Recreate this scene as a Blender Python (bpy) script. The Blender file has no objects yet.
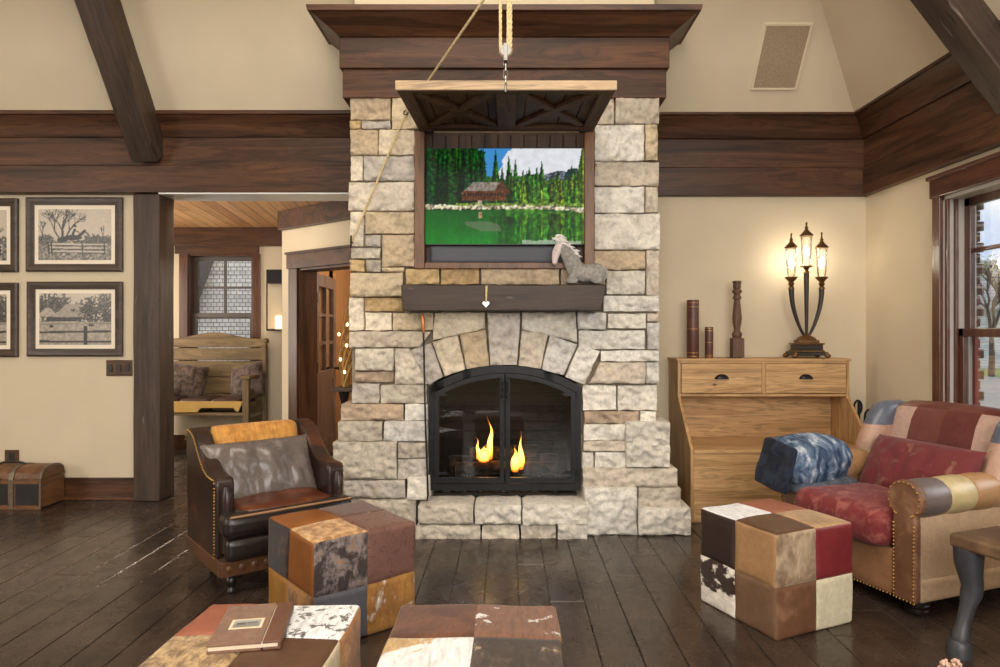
import bpy, bmesh, math, random
import numpy as np
from mathutils import Vector, Matrix, Euler, noise as NZ
C = bpy.context.scene.collection
R = math.radians
rnd = random.Random(7)

# ---------------------------------------------------------------- measuring
F, CX, CY, HC = 680.0, 508.0, 330.0, 1.31        # focal length (px), vanishing point, eye height
def X(px, d): return (px-CX)/F*d
def Z(py, d): return HC-(py-CY)/F*d
def P(px, py, d): return Vector((X(px, d), d, Z(py, d)))

# ---------------------------------------------------------------- mesh builder
class MB:
    def __init__(s): s.v=[]; s.f=[]; s.m=[]; s.c=[]; s.col=(1,1,1)
    def add(s, vs, fs, mi=0):
        b=len(s.v)
        s.v += [tuple(v) for v in vs]; s.c += [s.col]*len(vs)
        for k,f in enumerate(fs):
            s.f.append([b+i for i in f]); s.m.append(mi if isinstance(mi,int) else mi[k])
        return s
    def box(s,x0,x1,y0,y1,z0,z1,mi=0,M=None):
        vs=[Vector((x,y,z)) for z in (z0,z1) for y in (y0,y1) for x in (x0,x1)]
        if M is not None: vs=[M@v for v in vs]
        return s.add(vs,[(0,2,3,1),(4,5,7,6),(0,1,5,4),(2,6,7,3),(0,4,6,2),(1,3,7,5)],mi)
    def prism(s,pts,axis,a,b,mi=0,M=None):
        n=len(pts)
        def mk(p,t): return Vector({'x':(t,p[0],p[1]),'y':(p[0],t,p[1]),'z':(p[0],p[1],t)}[axis])
        vs=[mk(p,a) for p in pts]+[mk(p,b) for p in pts]
        if M is not None: vs=[M@v for v in vs]
        fs=[tuple(range(n)),tuple(range(2*n-1,n-1,-1))]+[(i,(i+1)%n,n+(i+1)%n,n+i) for i in range(n)]
        return s.add(vs,fs,mi)
    def tube(s,pts,r,n=10,mi=0,cap=True,closed=False,sq=1.0):
        pts=[Vector(p) for p in pts]; m=len(pts)
        rs=r if isinstance(r,(list,tuple)) else [r]*m
        up=Vector((0.13,0.21,0.97)); vs=[]; prev=None
        for i,p in enumerate(pts):
            if closed: t=pts[(i+1)%m]-pts[i-1]
            else: t=pts[min(i+1,m-1)]-pts[max(i-1,0)]
            t.normalize()
            a=prev if prev is not None else (up.cross(t) if abs(up.dot(t))<.95 else Vector((1,0,0)).cross(t))
            a=(a-t*a.dot(t)).normalized(); b=t.cross(a); prev=a
            vs+=[p+(a*math.cos(2*math.pi*k/n)+b*math.sin(2*math.pi*k/n)*sq)*rs[i] for k in range(n)]
        fs=[]
        for i in range(m if closed else m-1):
            j=(i+1)%m
            fs+=[(i*n+k,i*n+(k+1)%n,j*n+(k+1)%n,j*n+k) for k in range(n)]
        if cap and not closed: fs+=[tuple(range(n-1,-1,-1)),tuple(range((m-1)*n,m*n))]
        return s.add(vs,fs,mi)
    def lathe(s,prof,c=(0,0,0),n=20,mi=0,M=None,sq=None):
        vs=[]; m=len(prof)
        for r,z in prof:
            for k in range(n):
                a=2*math.pi*(k+.5)/n
                v=Vector((r*math.cos(a),r*math.sin(a),z))
                if M is not None: v=M@v
                vs.append(v+Vector(c))
        fs=[(i*n+k,i*n+(k+1)%n,(i+1)*n+(k+1)%n,(i+1)*n+k) for i in range(m-1) for k in range(n)]
        if prof[0][0]>1e-6: fs.append(tuple(range(n-1,-1,-1)))
        if prof[-1][0]>1e-6: fs.append(tuple(range((m-1)*n,m*n)))
        return s.add(vs,fs,mi)
    def ball(s,c,r,n=12,mi=0,sc=(1,1,1),M=None):
        m=max(4,n//2); vs=[]
        for i in range(m+1):
            t=math.pi*i/m
            for k in range(n):
                a=2*math.pi*k/n
                v=Vector((r*sc[0]*math.sin(t)*math.cos(a),r*sc[1]*math.sin(t)*math.sin(a),-r*sc[2]*math.cos(t)))
                if M is not None: v=M@v
                vs.append(v+Vector(c))
        fs=[(i*n+k,i*n+(k+1)%n,(i+1)*n+(k+1)%n,(i+1)*n+k) for i in range(m) for k in range(n)]
        return s.add(vs,fs,mi)
    def grid(s,fn,nu,nv,mi=0):
        vs=[fn(i/nu,j/nv) for j in range(nv+1) for i in range(nu+1)]
        w=nu+1
        fs=[(j*w+i,j*w+i+1,(j+1)*w+i+1,(j+1)*w+i) for j in range(nv) for i in range(nu)]
        return s.add(vs,fs,mi)
    def rbox(s,c,size,r,n=8,bulge=(0,0,0),mf=None,fn=None,M=None,us=None):
        """rounded, optionally puffed box; mf(face,a,b)->material; fn(p,nrm)->p local deformation"""
        hx,hy,hz=[q/2 for q in size]; H=(hx,hy,hz); r=min(r,hx,hy,hz)
        def line(h):
            if us: return [u*h for u in us]
            a=[-h,-h+r*.12,-h+r*.4,-h+r]
            k=max(1,n); mid=[-h+r+(2*h-2*r)*i/k for i in range(1,k)]
            return a+mid+[h-r,h-r*.4,h-r*.12,h]
        c=Vector(c)
        for face in ('-x','+x','-y','+y','-z','+z'):
            ax='xyz'.index(face[1]); sg=1 if face[0]=='+' else -1
            A,B=[i for i in range(3) if i!=ax]
            la,lb=line(H[A]),line(H[B]); vs=[]
            for b in lb:
                for a in la:
                    p=Vector((0,0,0)); p[ax]=sg*H[ax]; p[A]=a; p[B]=b
                    q=Vector([max(-H[i]+r,min(H[i]-r,p[i])) for i in range(3)])
                    dlt=p-q
                    nrm=dlt.normalized() if dlt.length>1e-9 else Vector((0,0,0))
                    p=q+nrm*r
                    for i in range(3):
                        if bulge[i]:
                            j,k=[t for t in range(3) if t!=i]
                            w=(1-min(1,abs(p[j]/H[j]))**2.5)*(1-min(1,abs(p[k]/H[k]))**2.5)
                            p[i]+=bulge[i]*w*(p[i]/H[i])
                    if fn: p=fn(p,nrm)
                    if M is not None: p=M@p
                    vs.append(p+c)
            w=len(la); fs=[]; ms=[]
            for j in range(len(lb)-1):
                for i in range(w-1):
                    q=(j*w+i,j*w+i+1,(j+1)*w+i+1,(j+1)*w+i)
                    if (sg<0) ^ (ax==1): q=q[::-1]
                    fs.append(q)
                    ms.append(mf(face,(la[i]+la[i+1])/2/H[A],(lb[j]+lb[j+1])/2/H[B]) if mf else 0)
            s.add(vs,fs,ms)
        return s
    def build(s,name,mats,parent=None,bevel=0,smooth=40,sub=0,merge=0,world=True,col=False,seg=2,recalc=True):
        me=bpy.data.meshes.new(name); me.from_pydata(s.v,[],s.f)
        mats=mats if isinstance(mats,(list,tuple)) else [mats]
        for m in mats: me.materials.append(m)
        me.polygons.foreach_set('material_index',s.m)
        if col:
            at=me.color_attributes.new('Col','FLOAT_COLOR','POINT')
            at.data.foreach_set('color',np.array([(c[0],c[1],c[2],1) for c in s.c],dtype=np.float32).ravel())
        if merge or recalc:
            bm=bmesh.new(); bm.from_mesh(me)
            if merge: bmesh.ops.remove_doubles(bm,verts=bm.verts,dist=merge)
            if recalc: bmesh.ops.recalc_face_normals(bm,faces=bm.faces)
            bm.to_mesh(me); bm.free()
        if smooth:
            me.polygons.foreach_set('use_smooth',[True]*len(me.polygons))
            me.set_sharp_from_angle(angle=R(smooth))
        me.update()
        o=bpy.data.objects.new(name,me); C.objects.link(o)
        if bevel:
            b=o.modifiers.new('Bevel','BEVEL'); b.width=bevel; b.segments=seg; b.limit_method='ANGLE'; b.angle_limit=R(40)
        if sub:
            b=o.modifiers.new('Sub','SUBSURF'); b.levels=sub; b.render_levels=sub
        if parent is not None:
            o.parent=parent
            if world and parent.type=='EMPTY':
                o.matrix_parent_inverse=(Matrix.Translation(parent.location)@parent.rotation_euler.to_matrix().to_4x4()).inverted()
        return o

def thing(name,label,cat,loc=(0,0,0),rotz=0,group=None):
    o=bpy.data.objects.new(name,None); C.objects.link(o); o.empty_display_size=.1
    o.location=loc; o.rotation_euler=(0,0,rotz)
    o['label']=label; o['category']=cat
    if group: o['group']=group
    return o
def tag(o,label,cat,group=None,kind=None):
    o['label']=label; o['category']=cat
    if group: o['group']=group
    if kind: o['kind']=kind
    return o
def struct(o,label=None,cat=None):
    o['kind']='structure'
    if label: o['label']=label
    if cat: o['category']=cat
    return o
def lab(o,label): o['label']=label; return o
def place(o,loc,rotz,parent):
    """give a local-space part its place under its thing"""
    o.parent=parent; o.location=loc; o.rotation_euler=(0,0,rotz); return o

# ---------------------------------------------------------------- materials
class NT:
    def __init__(s,name):
        s.m=bpy.data.materials.new(name); s.m.use_nodes=True
        s.t=s.m.node_tree; s.t.nodes.clear()
        s.out=s.n('ShaderNodeOutputMaterial')
    def n(s,t,**k):
        o=s.t.nodes.new(t)
        for a,b in k.items(): setattr(o,a,b)
        return o
    def l(s,a,b): s.t.links.new(a,b)
    def coords(s,scale=(1,1,1),rot=(0,0,0),loc=(0,0,0),src='Object'):
        tc=s.n('ShaderNodeTexCoord'); mp=s.n('ShaderNodeMapping')
        mp.inputs['Scale'].default_value=scale; mp.inputs['Rotation'].default_value=rot; mp.inputs['Location'].default_value=loc
        s.l(tc.outputs[src],mp.inputs[0]); return mp.outputs[0]
    def noise(s,vec,scale,detail=4,rough=.55,dist=0):
        o=s.n('ShaderNodeTexNoise'); o.inputs['Scale'].default_value=scale; o.inputs['Detail'].default_value=detail
        o.inputs['Roughness'].default_value=rough; o.inputs['Distortion'].default_value=dist
        s.l(vec,o.inputs['Vector']); return o.outputs['Fac']
    def ramp(s,fac,stops,interp='LINEAR'):
        o=s.n('ShaderNodeValToRGB'); o.color_ramp.interpolation=interp
        e=o.color_ramp.elements
        while len(e)<len(stops): e.new(.5)
        for i,(p,c) in enumerate(stops):
            e[i].position=p; e[i].color=(c[0],c[1],c[2],1) if hasattr(c,'__len__') else (c,c,c,1)
        s.l(fac,o.inputs[0]); return o.outputs[0]
    def mix(s,fac,a,b,mode='MIX'):
        o=s.n('ShaderNodeMix',data_type='RGBA',blend_type=mode)
        for sock,v in ((o.inputs[0],fac),(o.inputs[6],a),(o.inputs[7],b)):
            if isinstance(v,(int,float)): sock.default_value=v
            elif isinstance(v,(tuple,list)): sock.default_value=(v[0],v[1],v[2],1)
            else: s.l(v,sock)
        return o.outputs[2]
    def math(s,op,a,b=0):
        o=s.n('ShaderNodeMath',operation=op)
        for sock,v in ((o.inputs[0],a),(o.inputs[1],b)):
            if isinstance(v,(int,float)): sock.default_value=v
            else: s.l(v,sock)
        return o.outputs[0]
    def bsdf(s,col,rough=.5,bump=None,bstr=.3,bdist=.01,metal=0,spec=.5,sheen=0,coat=0,emit=None,estr=0):
        b=s.n('ShaderNodeBsdfPrincipled')
        for nm,v in (('Base Color',col),('Roughness',rough)):
            if isinstance(v,(int,float)): b.inputs[nm].default_value=v
            elif isinstance(v,(tuple,list)): b.inputs[nm].default_value=(v[0],v[1],v[2],1)
            else: s.l(v,b.inputs[nm])
        b.inputs['Metallic'].default_value=metal; b.inputs['Specular IOR Level'].default_value=spec
        if sheen: b.inputs['Sheen Weight'].default_value=sheen
        if coat: b.inputs['Coat Weight'].default_value=coat; b.inputs['Coat Roughness'].default_value=.15
        if bump is not None:
            u=s.n('ShaderNodeBump'); u.inputs['Strength'].default_value=bstr; u.inputs['Distance'].default_value=bdist
            s.l(bump,u.inputs['Height']); s.l(u.outputs[0],b.inputs['Normal'])
        if emit is not None:
            if isinstance(emit,(tuple,list)): b.inputs['Emission Color'].default_value=(*emit,1)
            else: s.l(emit,b.inputs['Emission Color'])
            b.inputs['Emission Strength'].default_value=estr
        s.l(b.outputs[0],s.out.inputs[0]); return s.m

def srgb(r,g,b):
    f=lambda c:(c/255/12.92 if c/255<=.04045 else ((c/255+.055)/1.055)**2.4)
    return (f(r),f(g),f(b))
def sc3(c,k): return tuple(max(0,min(1,x*k)) for x in c)

def m_plain(name,col,rough=.5,metal=0,var=.12,scale=8,bstr=.08,spec=.5,coat=0):
    n=NT(name); v=n.coords(); f=n.noise(v,scale,5)
    c=n.ramp(f,[(.3,sc3(col,1-var)),(.7,sc3(col,1+var))])
    return n.bsdf(c,rough,f,bstr,.005,metal,spec,coat=coat)
def m_wood(name,dark,light,axis='x',scale=1,rough=.45,bstr=.25,spec=.4,ring=1.0,coat=0,knots=False):
    n=NT(name)
    s=[9*scale,9*scale,9*scale]; s['xyz'.index(axis)]=.7*scale
    v=n.coords(tuple(s))
    f=n.noise(v,1.3,3,.6,1.2*ring)
    w=n.n('ShaderNodeMath',operation='MULTIPLY'); n.l(f,w.inputs[0]); w.inputs[1].default_value=7.0
    fr=n.math('FRACT',w.outputs[0])
    g=n.noise(v,9,4,.7,.3)
    base=n.ramp(f,[(.25,sc3(dark,.9)),(.5,sc3([ (a+b)/2 for a,b in zip(dark,light)],1)),(.8,light)])
    lines=n.ramp(fr,[(0,.62),(.35,1.0),(.85,1.0),(1,.7)])
    c=n.mix(1.0,base,lines,'MULTIPLY')
    fine=n.ramp(g,[(.3,.75),(.7,1.12)])
    c=n.mix(1.0,c,fine,'MULTIPLY')
    if knots:
        vk=n.coords((1.0,1.0,1.6)); vo=n.n('ShaderNodeTexVoronoi'); vo.inputs['Scale'].default_value=3.6; n.l(vk,vo.inputs['Vector'])
        kn=n.ramp(vo.outputs['Distance'],[(.05,.22),(.085,1.0)])
        c=n.mix(1.0,c,kn,'MULTIPLY')
    h=n.mix(.5,lines,fine)
    return n.bsdf(c,rough,h,bstr,.004,0,spec,coat=coat)
def m_beam(name,dark,light,axis='x'):
    """rough hand-hewn timber with checks along the grain"""
    n=NT(name)
    s=[10,10,10]; s['xyz'.index(axis)]=.8
    v=n.coords(tuple(s)); f=n.noise(v,1.2,4,.6,1.0); g=n.noise(v,5,5,.7,.4)
    s2=[16,16,16]; s2['xyz'.index(axis)]=2.2
    ck=n.noise(n.coords(tuple(s2)),1.6,2,.5,.2)
    c=n.ramp(f,[(.25,dark),(.75,light)])
    c=n.mix(1.0,c,n.ramp(g,[(.3,.7),(.7,1.15)]),'MULTIPLY')
    ckr=n.ramp(ck,[(.66,1.0),(.72,.45)])
    c=n.mix(1.0,c,ckr,'MULTIPLY')
    ch=n.ramp(n.noise(n.coords(tuple(s2),loc=(3,5,1)),1.5,2,.5,.2),[(.70,0.0),(.76,1.0)])
    c=n.mix(n.math('MULTIPLY',ch,.35),c,srgb(165,150,140))
    h=n.mix(.5,ckr,g)
    return n.bsdf(c,.5,h,.5,.01,0,.4)
def m_leather(name,col,rough=.42,var=.35,scale=5,worn=None,bstr=.25):
    n=NT(name); v=n.coords(); f=n.noise(v,scale,5,.6,.4); g=n.noise(v,160,3,.6)
    if worn is None: c=n.ramp(f,[(.3,sc3(col,1-var)),(.7,sc3(col,1+var))])
    else: c=n.ramp(f,[(.36,sc3(col,.8)),(.52,col),(.74,worn)])
    w=n.noise(v,22,5,.7,1.5)
    c=n.mix(1.0,c,n.ramp(w,[(.3,.8),(.7,1.12)]),'MULTIPLY')
    return n.bsdf(c,n.ramp(w,[(.3,rough*.85),(.7,min(1,rough*1.25))]),n.mix(.35,w,g),bstr,.004,0,.5)
def m_hide(name,a,b,thr=.5,scale=6,soft=.02,stretch=(1,1,1),third=None,hair=70):
    """cowhide: two coat colours with ragged borders and short directional hair"""
    n=NT(name); v=n.coords(stretch); f=n.noise(v,scale,6,.62,.5)
    hs=(hair,hair*.25,hair*.35)
    h=n.noise(n.coords(hs),1,3,.6,.6)
    fj=n.math('ADD',f,n.math('MULTIPLY',n.math('SUBTRACT',h,.5),.10))
    st=[(max(0,thr-soft),a),(min(1,thr+soft),b)]
    if third: st.append((min(1,thr+soft+.10),third))
    c=n.ramp(fj,st)
    c=n.mix(1.0,c,n.ramp(h,[(.28,.68),(.72,1.2)]),'MULTIPLY')
    return n.bsdf(c,.7,h,.5,.006,0,.25,sheen=.15)
def m_emit(name,col,strength):
    n=NT(name); e=n.n('ShaderNodeEmission'); e.inputs[0].default_value=(*col,1); e.inputs[1].default_value=strength
    n.l(e.outputs[0],n.out.inputs[0]); return n.m
def m_glass(name,refl=.5,tint=(1,1,1),rough=.0):
    n=NT(name); t=n.n('ShaderNodeBsdfTransparent'); t.inputs[0].default_value=(*tint,1)
    g=n.n('ShaderNodeBsdfGlossy'); g.inputs['Roughness'].default_value=rough
    fr=n.n('ShaderNodeFresnel'); fr.inputs[0].default_value=1.5
    mx=n.n('ShaderNodeMixShader'); n.l(n.math('MULTIPLY',fr.outputs[0],refl),mx.inputs[0])
    n.l(t.outputs[0],mx.inputs[1]); n.l(g.outputs[0],mx.inputs[2]); n.l(mx.outputs[0],n.out.inputs[0]); return n.m
def m_picture(name,emit=0,rough=.25):
    n=NT(name); a=n.n('ShaderNodeVertexColor'); a.layer_name='Col'
    if emit: return n.bsdf((0,0,0),.25,emit=a.outputs[0],estr=emit,spec=.06)
    return n.bsdf(a.outputs[0],rough)

def m_stone():
    n=NT('ledge_stone'); v=n.coords(); a=n.n('ShaderNodeVertexColor'); a.layer_name='Col'
    f=n.noise(v,7,6,.65,.6); g=n.noise(v,38,6,.7,.3); q=n.noise(n.coords(loc=(7,3,9)),3.2,4,.6,.8)
    c=n.mix(1.0,a.outputs[0],n.ramp(f,[(.3,(.70,.68,.66)),(.52,(1,1,1)),(.75,(1.12,1.10,1.04))]),'MULTIPLY')  # darkens the hollows of the bump noise, crevice shade put into colour
    c=n.mix(n.math('MULTIPLY',n.ramp(q,[(.60,0.0),(.75,1.0)]),.35),c,srgb(150,118,82))
    c=n.mix(1.0,c,n.ramp(g,[(.25,.60),(.5,1.0),(.8,1.15)]),'MULTIPLY')
    return n.bsdf(c,.85,n.mix(.6,f,g),1.0,.016,0,.25)

def m_floor():
    n=NT('plank_floor'); a=n.n('ShaderNodeVertexColor'); a.layer_name='Col'
    g=n.noise(n.coords((22,1.1,10)),1.6,5,.65,.8); big=n.noise(n.coords(),2.2,5,.6,.6); sp=n.noise(n.coords((1,.4,1)),30,4,.7)
    c=n.mix(1.0,a.outputs[0],n.ramp(g,[(.3,.66),(.7,1.22)]),'MULTIPLY')
    c=n.mix(n.ramp(big,[(.42,0.0),(.74,.5)]),c,srgb(88,73,62))
    c=n.mix(n.ramp(sp,[(.66,0.0),(.76,.45)]),c,srgb(140,120,102))
    ro=n.ramp(n.noise(n.coords(),6,5,.7,.5),[(.3,.17),(.7,.36)])
    return n.bsdf(c,ro,n.mix(.5,g,sp),.12,.004,0,.55)

def m_planks(name,d,l,axis_rot,row=.12,width=3,rough=.45,gap=.003,plane='xy'):
    n=NT(name)
    rot={'xy':(0,0,axis_rot),'xz':(R(90),0,axis_rot),'yz':(R(90),R(90),axis_rot)}[plane]
    v=n.coords((1,1,1),rot)
    b=n.n('ShaderNodeTexBrick'); b.offset=.43
    b.inputs['Scale'].default_value=1; b.inputs['Brick Width'].default_value=width; b.inputs['Row Height'].default_value=row
    b.inputs['Mortar Size'].default_value=gap; b.inputs['Mortar Smooth'].default_value=.2
    b.inputs['Color1'].default_value=(0,0,0,1); b.inputs['Color2'].default_value=(1,1,1,1); b.inputs['Mortar'].default_value=(.5,.5,.5,1)
    n.l(v,b.inputs['Vector'])
    mp=n.n('ShaderNodeMapping'); mp.inputs['Scale'].default_value=(.8,14,14); n.l(v,mp.inputs[0])
    g=n.noise(mp.outputs[0],1.5,5,.65,1.0)
    c=n.ramp(b.outputs['Color'],[(0,d),(1,l)])
    c=n.mix(1.0,c,n.ramp(g,[(.3,.68),(.7,1.2)]),'MULTIPLY')
    c=n.mix(b.outputs['Fac'],c,sc3(d,.2))
    return n.bsdf(c,rough,n.math('SUBTRACT',1,b.outputs['Fac']),.4,.005,0,.4)
def m_brick(name,c1,c2,mortar,w=.2,h=.065,plane='yz',ms=.008):
    n=NT(name); rot={'xz':(R(90),0,0),'yz':(R(90),0,R(90)),'xy':(0,0,0)}[plane]
    tc=n.n('ShaderNodeTexCoord'); sp=n.n('ShaderNodeSeparateXYZ'); cb=n.n('ShaderNodeCombineXYZ'); n.l(tc.outputs['Object'],sp.inputs[0])
    n.l(n.math('ADD',sp.outputs[0],sp.outputs[1]),cb.inputs[0]); n.l(sp.outputs[2],cb.inputs[1])
    b=n.n('ShaderNodeTexBrick'); b.inputs['Scale'].default_value=1; b.inputs['Brick Width'].default_value=w; b.inputs['Row Height'].default_value=h
    b.inputs['Mortar Size'].default_value=ms; b.inputs['Color1'].default_value=(*c1,1); b.inputs['Color2'].default_value=(*c2,1); b.inputs['Mortar'].default_value=(*mortar,1)
    n.l(cb.outputs[0],b.inputs['Vector'])
    g=n.noise(n.coords(),14,5,.7)
    c=n.mix(1.0,b.outputs['Color'],n.ramp(g,[(.3,.75),(.7,1.2)]),'MULTIPLY')
    return n.bsdf(c,.85,n.math('SUBTRACT',1,b.outputs['Fac']),.5,.008)
def m_fabric(name,a,b,scale=9,rough=.85,bstr=.3,thr=.52,soft=.06):
    n=NT(name); v=n.coords(); f=n.noise(v,scale,6,.65,.8); w=n.noise(v,220,2,.5)
    c=n.ramp(f,[(thr-soft,a),(thr+soft,b)])
    c=n.mix(1.0,c,n.ramp(w,[(.3,.85),(.7,1.1)]),'MULTIPLY')
    return n.bsdf(c,rough,n.mix(.5,f,w),bstr,.004,0,.3,sheen=.1)

M={}
M['plaster']=m_plain('plaster',srgb(208,193,167),.9,var=.03,scale=3,bstr=.03,spec=.2)
M['soffit']=m_plain('painted_soffit',srgb(226,224,220),.35,var=.03,spec=.5)
M['floor']=m_floor()
bd,bl=srgb(46,29,20),srgb(108,70,45)
M['trimx']=m_wood('stained_trim_across',bd,bl,'x',.9,.42)
M['trimy']=m_wood('stained_trim_lengthwise',bd,bl,'y',.9,.42)
M['trimz']=m_wood('stained_trim_upright',bd,bl,'z',.9,.42)
M['beamx']=m_beam('hewn_timber_across',srgb(48,37,31),srgb(86,69,58),'x')
M['beamz']=m_beam('hewn_timber_upright',srgb(48,37,31),srgb(86,69,58),'z')
M['mantel']=m_beam('mantel_timber',srgb(44,32,25),srgb(76,59,47),'x')
M['stone']=m_stone()
M['mortar']=m_plain('joint_mortar',srgb(140,128,110),.95,var=.2,scale=20)  # plain tan mortar in the joints and behind the stones
M['iron']=m_plain('black_iron',srgb(34,34,36),.45,metal=.6,var=.2,scale=30)
M['ironsoft']=m_plain('matte_black',srgb(40,40,42),.5,var=.15)
M['firebrick']=m_brick('firebrick',srgb(46,40,36),srgb(34,30,28),srgb(24,22,20),.22,.07)
M['char']=m_hide('charred_log',srgb(30,26,24),srgb(86,70,58),.55,18,.08,hair=30)
M['ash']=m_plain('ash',srgb(96,92,88),.95,var=.4,scale=60,bstr=.5)
M['fglass']=m_glass('fireplace_glass',.9,(.9,.9,.9))
M['glass']=m_glass('window_glass',.35)
M['lampglass']=m_glass('lamp_glass',.8,(1,.98,.94))
M['pine']=m_wood('pine',srgb(182,138,88),srgb(214,174,124),'x',.8,.45,.12,knots=True)
M['pinez']=m_wood('pine_upright',srgb(174,130,82),srgb(206,166,116),'z',.8,.45,.12)
M['rope']=m_plain('jute_rope',srgb(206,186,140),.9,var=.2,scale=60,bstr=.6)
M['steel']=m_plain('galvanised_steel',srgb(170,168,164),.35,metal=.9)
M['bronze']=m_plain('aged_bronze',srgb(120,88,54),.35,metal=.8,var=.3,scale=20)
M['darkbronze']=m_plain('dark_bronze',srgb(48,42,38),.4,metal=.4,var=.2)
M['bulb']=m_emit('glowing_bulb',(1,.90,.72),38)
M['fairy']=m_emit('small_bulb',(1,.72,.35),6)
M['candle']=m_emit('candle_glow',(1,.68,.28),3.0)
# ================================================================ ROOM SHELL
YB, XR = 5.27, 2.774                  # back wall plane, right wall plane
WT = 0.17
CH = 2.93                             # springing height of the sloped ceiling
SL = 1.31                             # ceiling pitch (rise per metre)
def ceil_back(y): return CH+SL*(5.09-y)

# floor runs through the opening into the passage and the den behind the door
fl=MB(); fr_=random.Random(12); fl.col=(.004,.003,.002)
fl.box(-6.2,3.0,-3.1,10,-.05,-.008)
x=-6.2
while x<2.95:
    w=fr_.choice((.150,.168,.168,.186)); y=-3.1-fr_.random()*3
    while y<9.6:
        L_=fr_.uniform(3.2,5.5); y0,y1=max(y,-3.1),min(y+L_,9.7)
        if y1>y0+.02:
            k=fr_.uniform(.78,1.25); fl.col=tuple(q*k for q in srgb(51,40,34))
            c=.0035; a,b=x+.0012,x+w-.0012; e0,e1=y0+.001,y1-.001
            vs=[(a,e0,-.008),(b,e0,-.008),(b,e1,-.008),(a,e1,-.008),(a,e0,-c),(b,e0,-c),(b,e1,-c),(a,e1,-c),(a+c,e0+c,0),(b-c,e0+c,0),(b-c,e1-c,0),(a+c,e1-c,0)]
            fl.add(vs,[(0,1,5,4),(1,2,6,5),(2,3,7,6),(3,0,4,7),(4,5,9,8),(5,6,10,9),(6,7,11,10),(7,4,8,11),(8,9,10,11)])
        y+=L_
    x+=w
struct(fl.build('floor',M['floor'],smooth=0,recalc=False,col=True))
# back wall: left piece, header over the opening, piece behind and right of the chimney
bw=MB(); bw.box(-6.0,-2.70,YB,YB+WT,0,2.355); bw.box(-6.0,-2.70,YB,YB+WT,2.355,3.0)
bw.box(-2.70,-1.04,YB,YB+WT,2.37,3.0); bw.box(-1.04,XR+.2,YB,YB+WT,0,3.0)
struct(bw.build('wall_back',M['plaster'],smooth=0))
struct(MB().box(-2.66,-1.0,5.175,YB+WT+.02,2.345,2.372).build('trim_1',M['soffit'],smooth=0),'pale glossy soffit under the header of the passage opening')
# right wall with its window opening
WY0,WY1,WZ0,WZ1=2.62,4.34,.72,2.16
rw=MB(); rw.box(XR,XR+WT,WY1,YB+WT,0,3.0); rw.box(XR,XR+WT,-3,WY0,0,3.0)
rw.box(XR,XR+WT,WY0,WY1,0,WZ0); rw.box(XR,XR+WT,WY0,WY1,WZ1,3.0)
struct(rw.build('wall_right',M['plaster'],smooth=0))
# sloped ceiling, one plane over each wall meeting in a valley, and the flat top
cx0=XR-.18
top=5.3; dy=(top-CH)/SL
cl=MB()
def slab(vs,n=(0,0,.12)):
    n=Vector(n); a=[Vector(v) for v in vs]; b=[v+n for v in a]; k=len(a)
    cl.add(a+b,[tuple(range(k)),tuple(range(2*k-1,k-1,-1))]+[(i,(i+1)%k,k+(i+1)%k,k+i) for i in range(k)])
slab([(-6,5.09,CH),(cx0,5.09,CH),(cx0-dy,5.09-dy,top),(-6,5.09-dy,top)])
slab([(cx0,5.09,CH),(cx0,-3,CH),(cx0-dy,-3,top),(cx0-dy,5.09-dy,top)])
slab([(-6,5.09-dy,top),(cx0-dy,5.09-dy,top),(cx0-dy,-3,top),(-6,-3,top)])
slab([(-6,5.09,CH),(-6,5.45,CH),(cx0,5.45,CH),(cx0,5.09,CH)])
slab([(cx0,5.45,CH),(XR+.2,5.45,CH),(XR+.2,-3,CH),(cx0,-3,CH)])
struct(cl.build('ceiling',M['plaster'],smooth=0))
struct(MB().box(-6.15,-6.0,-3,YB+WT,0,5.4).build('wall_left',M['plaster'],smooth=0))
struct(MB().box(-6.15,XR+.2,-3.15,-3.0,0,5.4).build('wall_front',M['plaster'],smooth=0))

# ---- friezes and crowns: profiles swept along the walls
def sweep(prof,stations,mats,name,mi=None):
    """prof: (projection,z) points; stations: functions p->(x,y)"""
    mb=MB(); n=len(prof)
    vs=[Vector((*st(p),z)) for st in stations for p,z in prof]
    fs=[]
    for s in range(len(stations)-1):
        fs+=[(s*n+k,s*n+(k+1)%n,(s+1)*n+(k+1)%n,(s+1)*n+k) for k in range(n)]
    fs+=[tuple(range(n-1,-1,-1)),tuple(range((len(stations)-1)*n,len(stations)*n))]
    mb.add(vs,fs); return mb.build(name,mats,smooth=30,bevel=.004)
xr0=1.0
bk=lambda x:(lambda p:(x,YB-p)); rt=lambda y:(lambda p:(XR-p,y)); cr=lambda p:(XR-p,YB-p)
boardsR=[(0,2.342),(.052,2.342),(.052,2.556),(.044,2.560),(.038,2.560),(.038,2.778),(0,2.778)]
crownR=[(0,2.778),(.055,2.778),(.062,2.786),(.085,2.84),(.125,2.895),(.160,2.915),(.166,2.922),(.188,2.922),(.188,2.950),(0,2.950)]
struct(sweep(boardsR,[bk(xr0),bk(XR)],M['trimx'],'trim_2'),'dark stained double frieze board right of the chimney')
struct(sweep(crownR,[bk(xr0),cr],M['trimx'],'trim_3'),'dark stained crown moulding right of the chimney')
struct(sweep(boardsR,[lambda p:(XR-p,YB-.0),rt(-2.9)],M['trimy'],'trim_4'),'dark stained double frieze board over the window wall')
struct(sweep(crownR,[cr,rt(-2.9)],M['trimy'],'trim_5'),'dark stained crown moulding over the window wall')
boardsL=[(0,2.356),(.10,2.356),(.10,2.562),(.093,2.566),(.085,2.566),(.085,2.778),(0,2.778)]
crownL=[(0,2.778),(.085,2.778),(.09,2.786),(.11,2.83),(.145,2.89),(.175,2.915),(.18,2.922),(.20,2.922),(.20,2.952),(0,2.952)]
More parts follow.
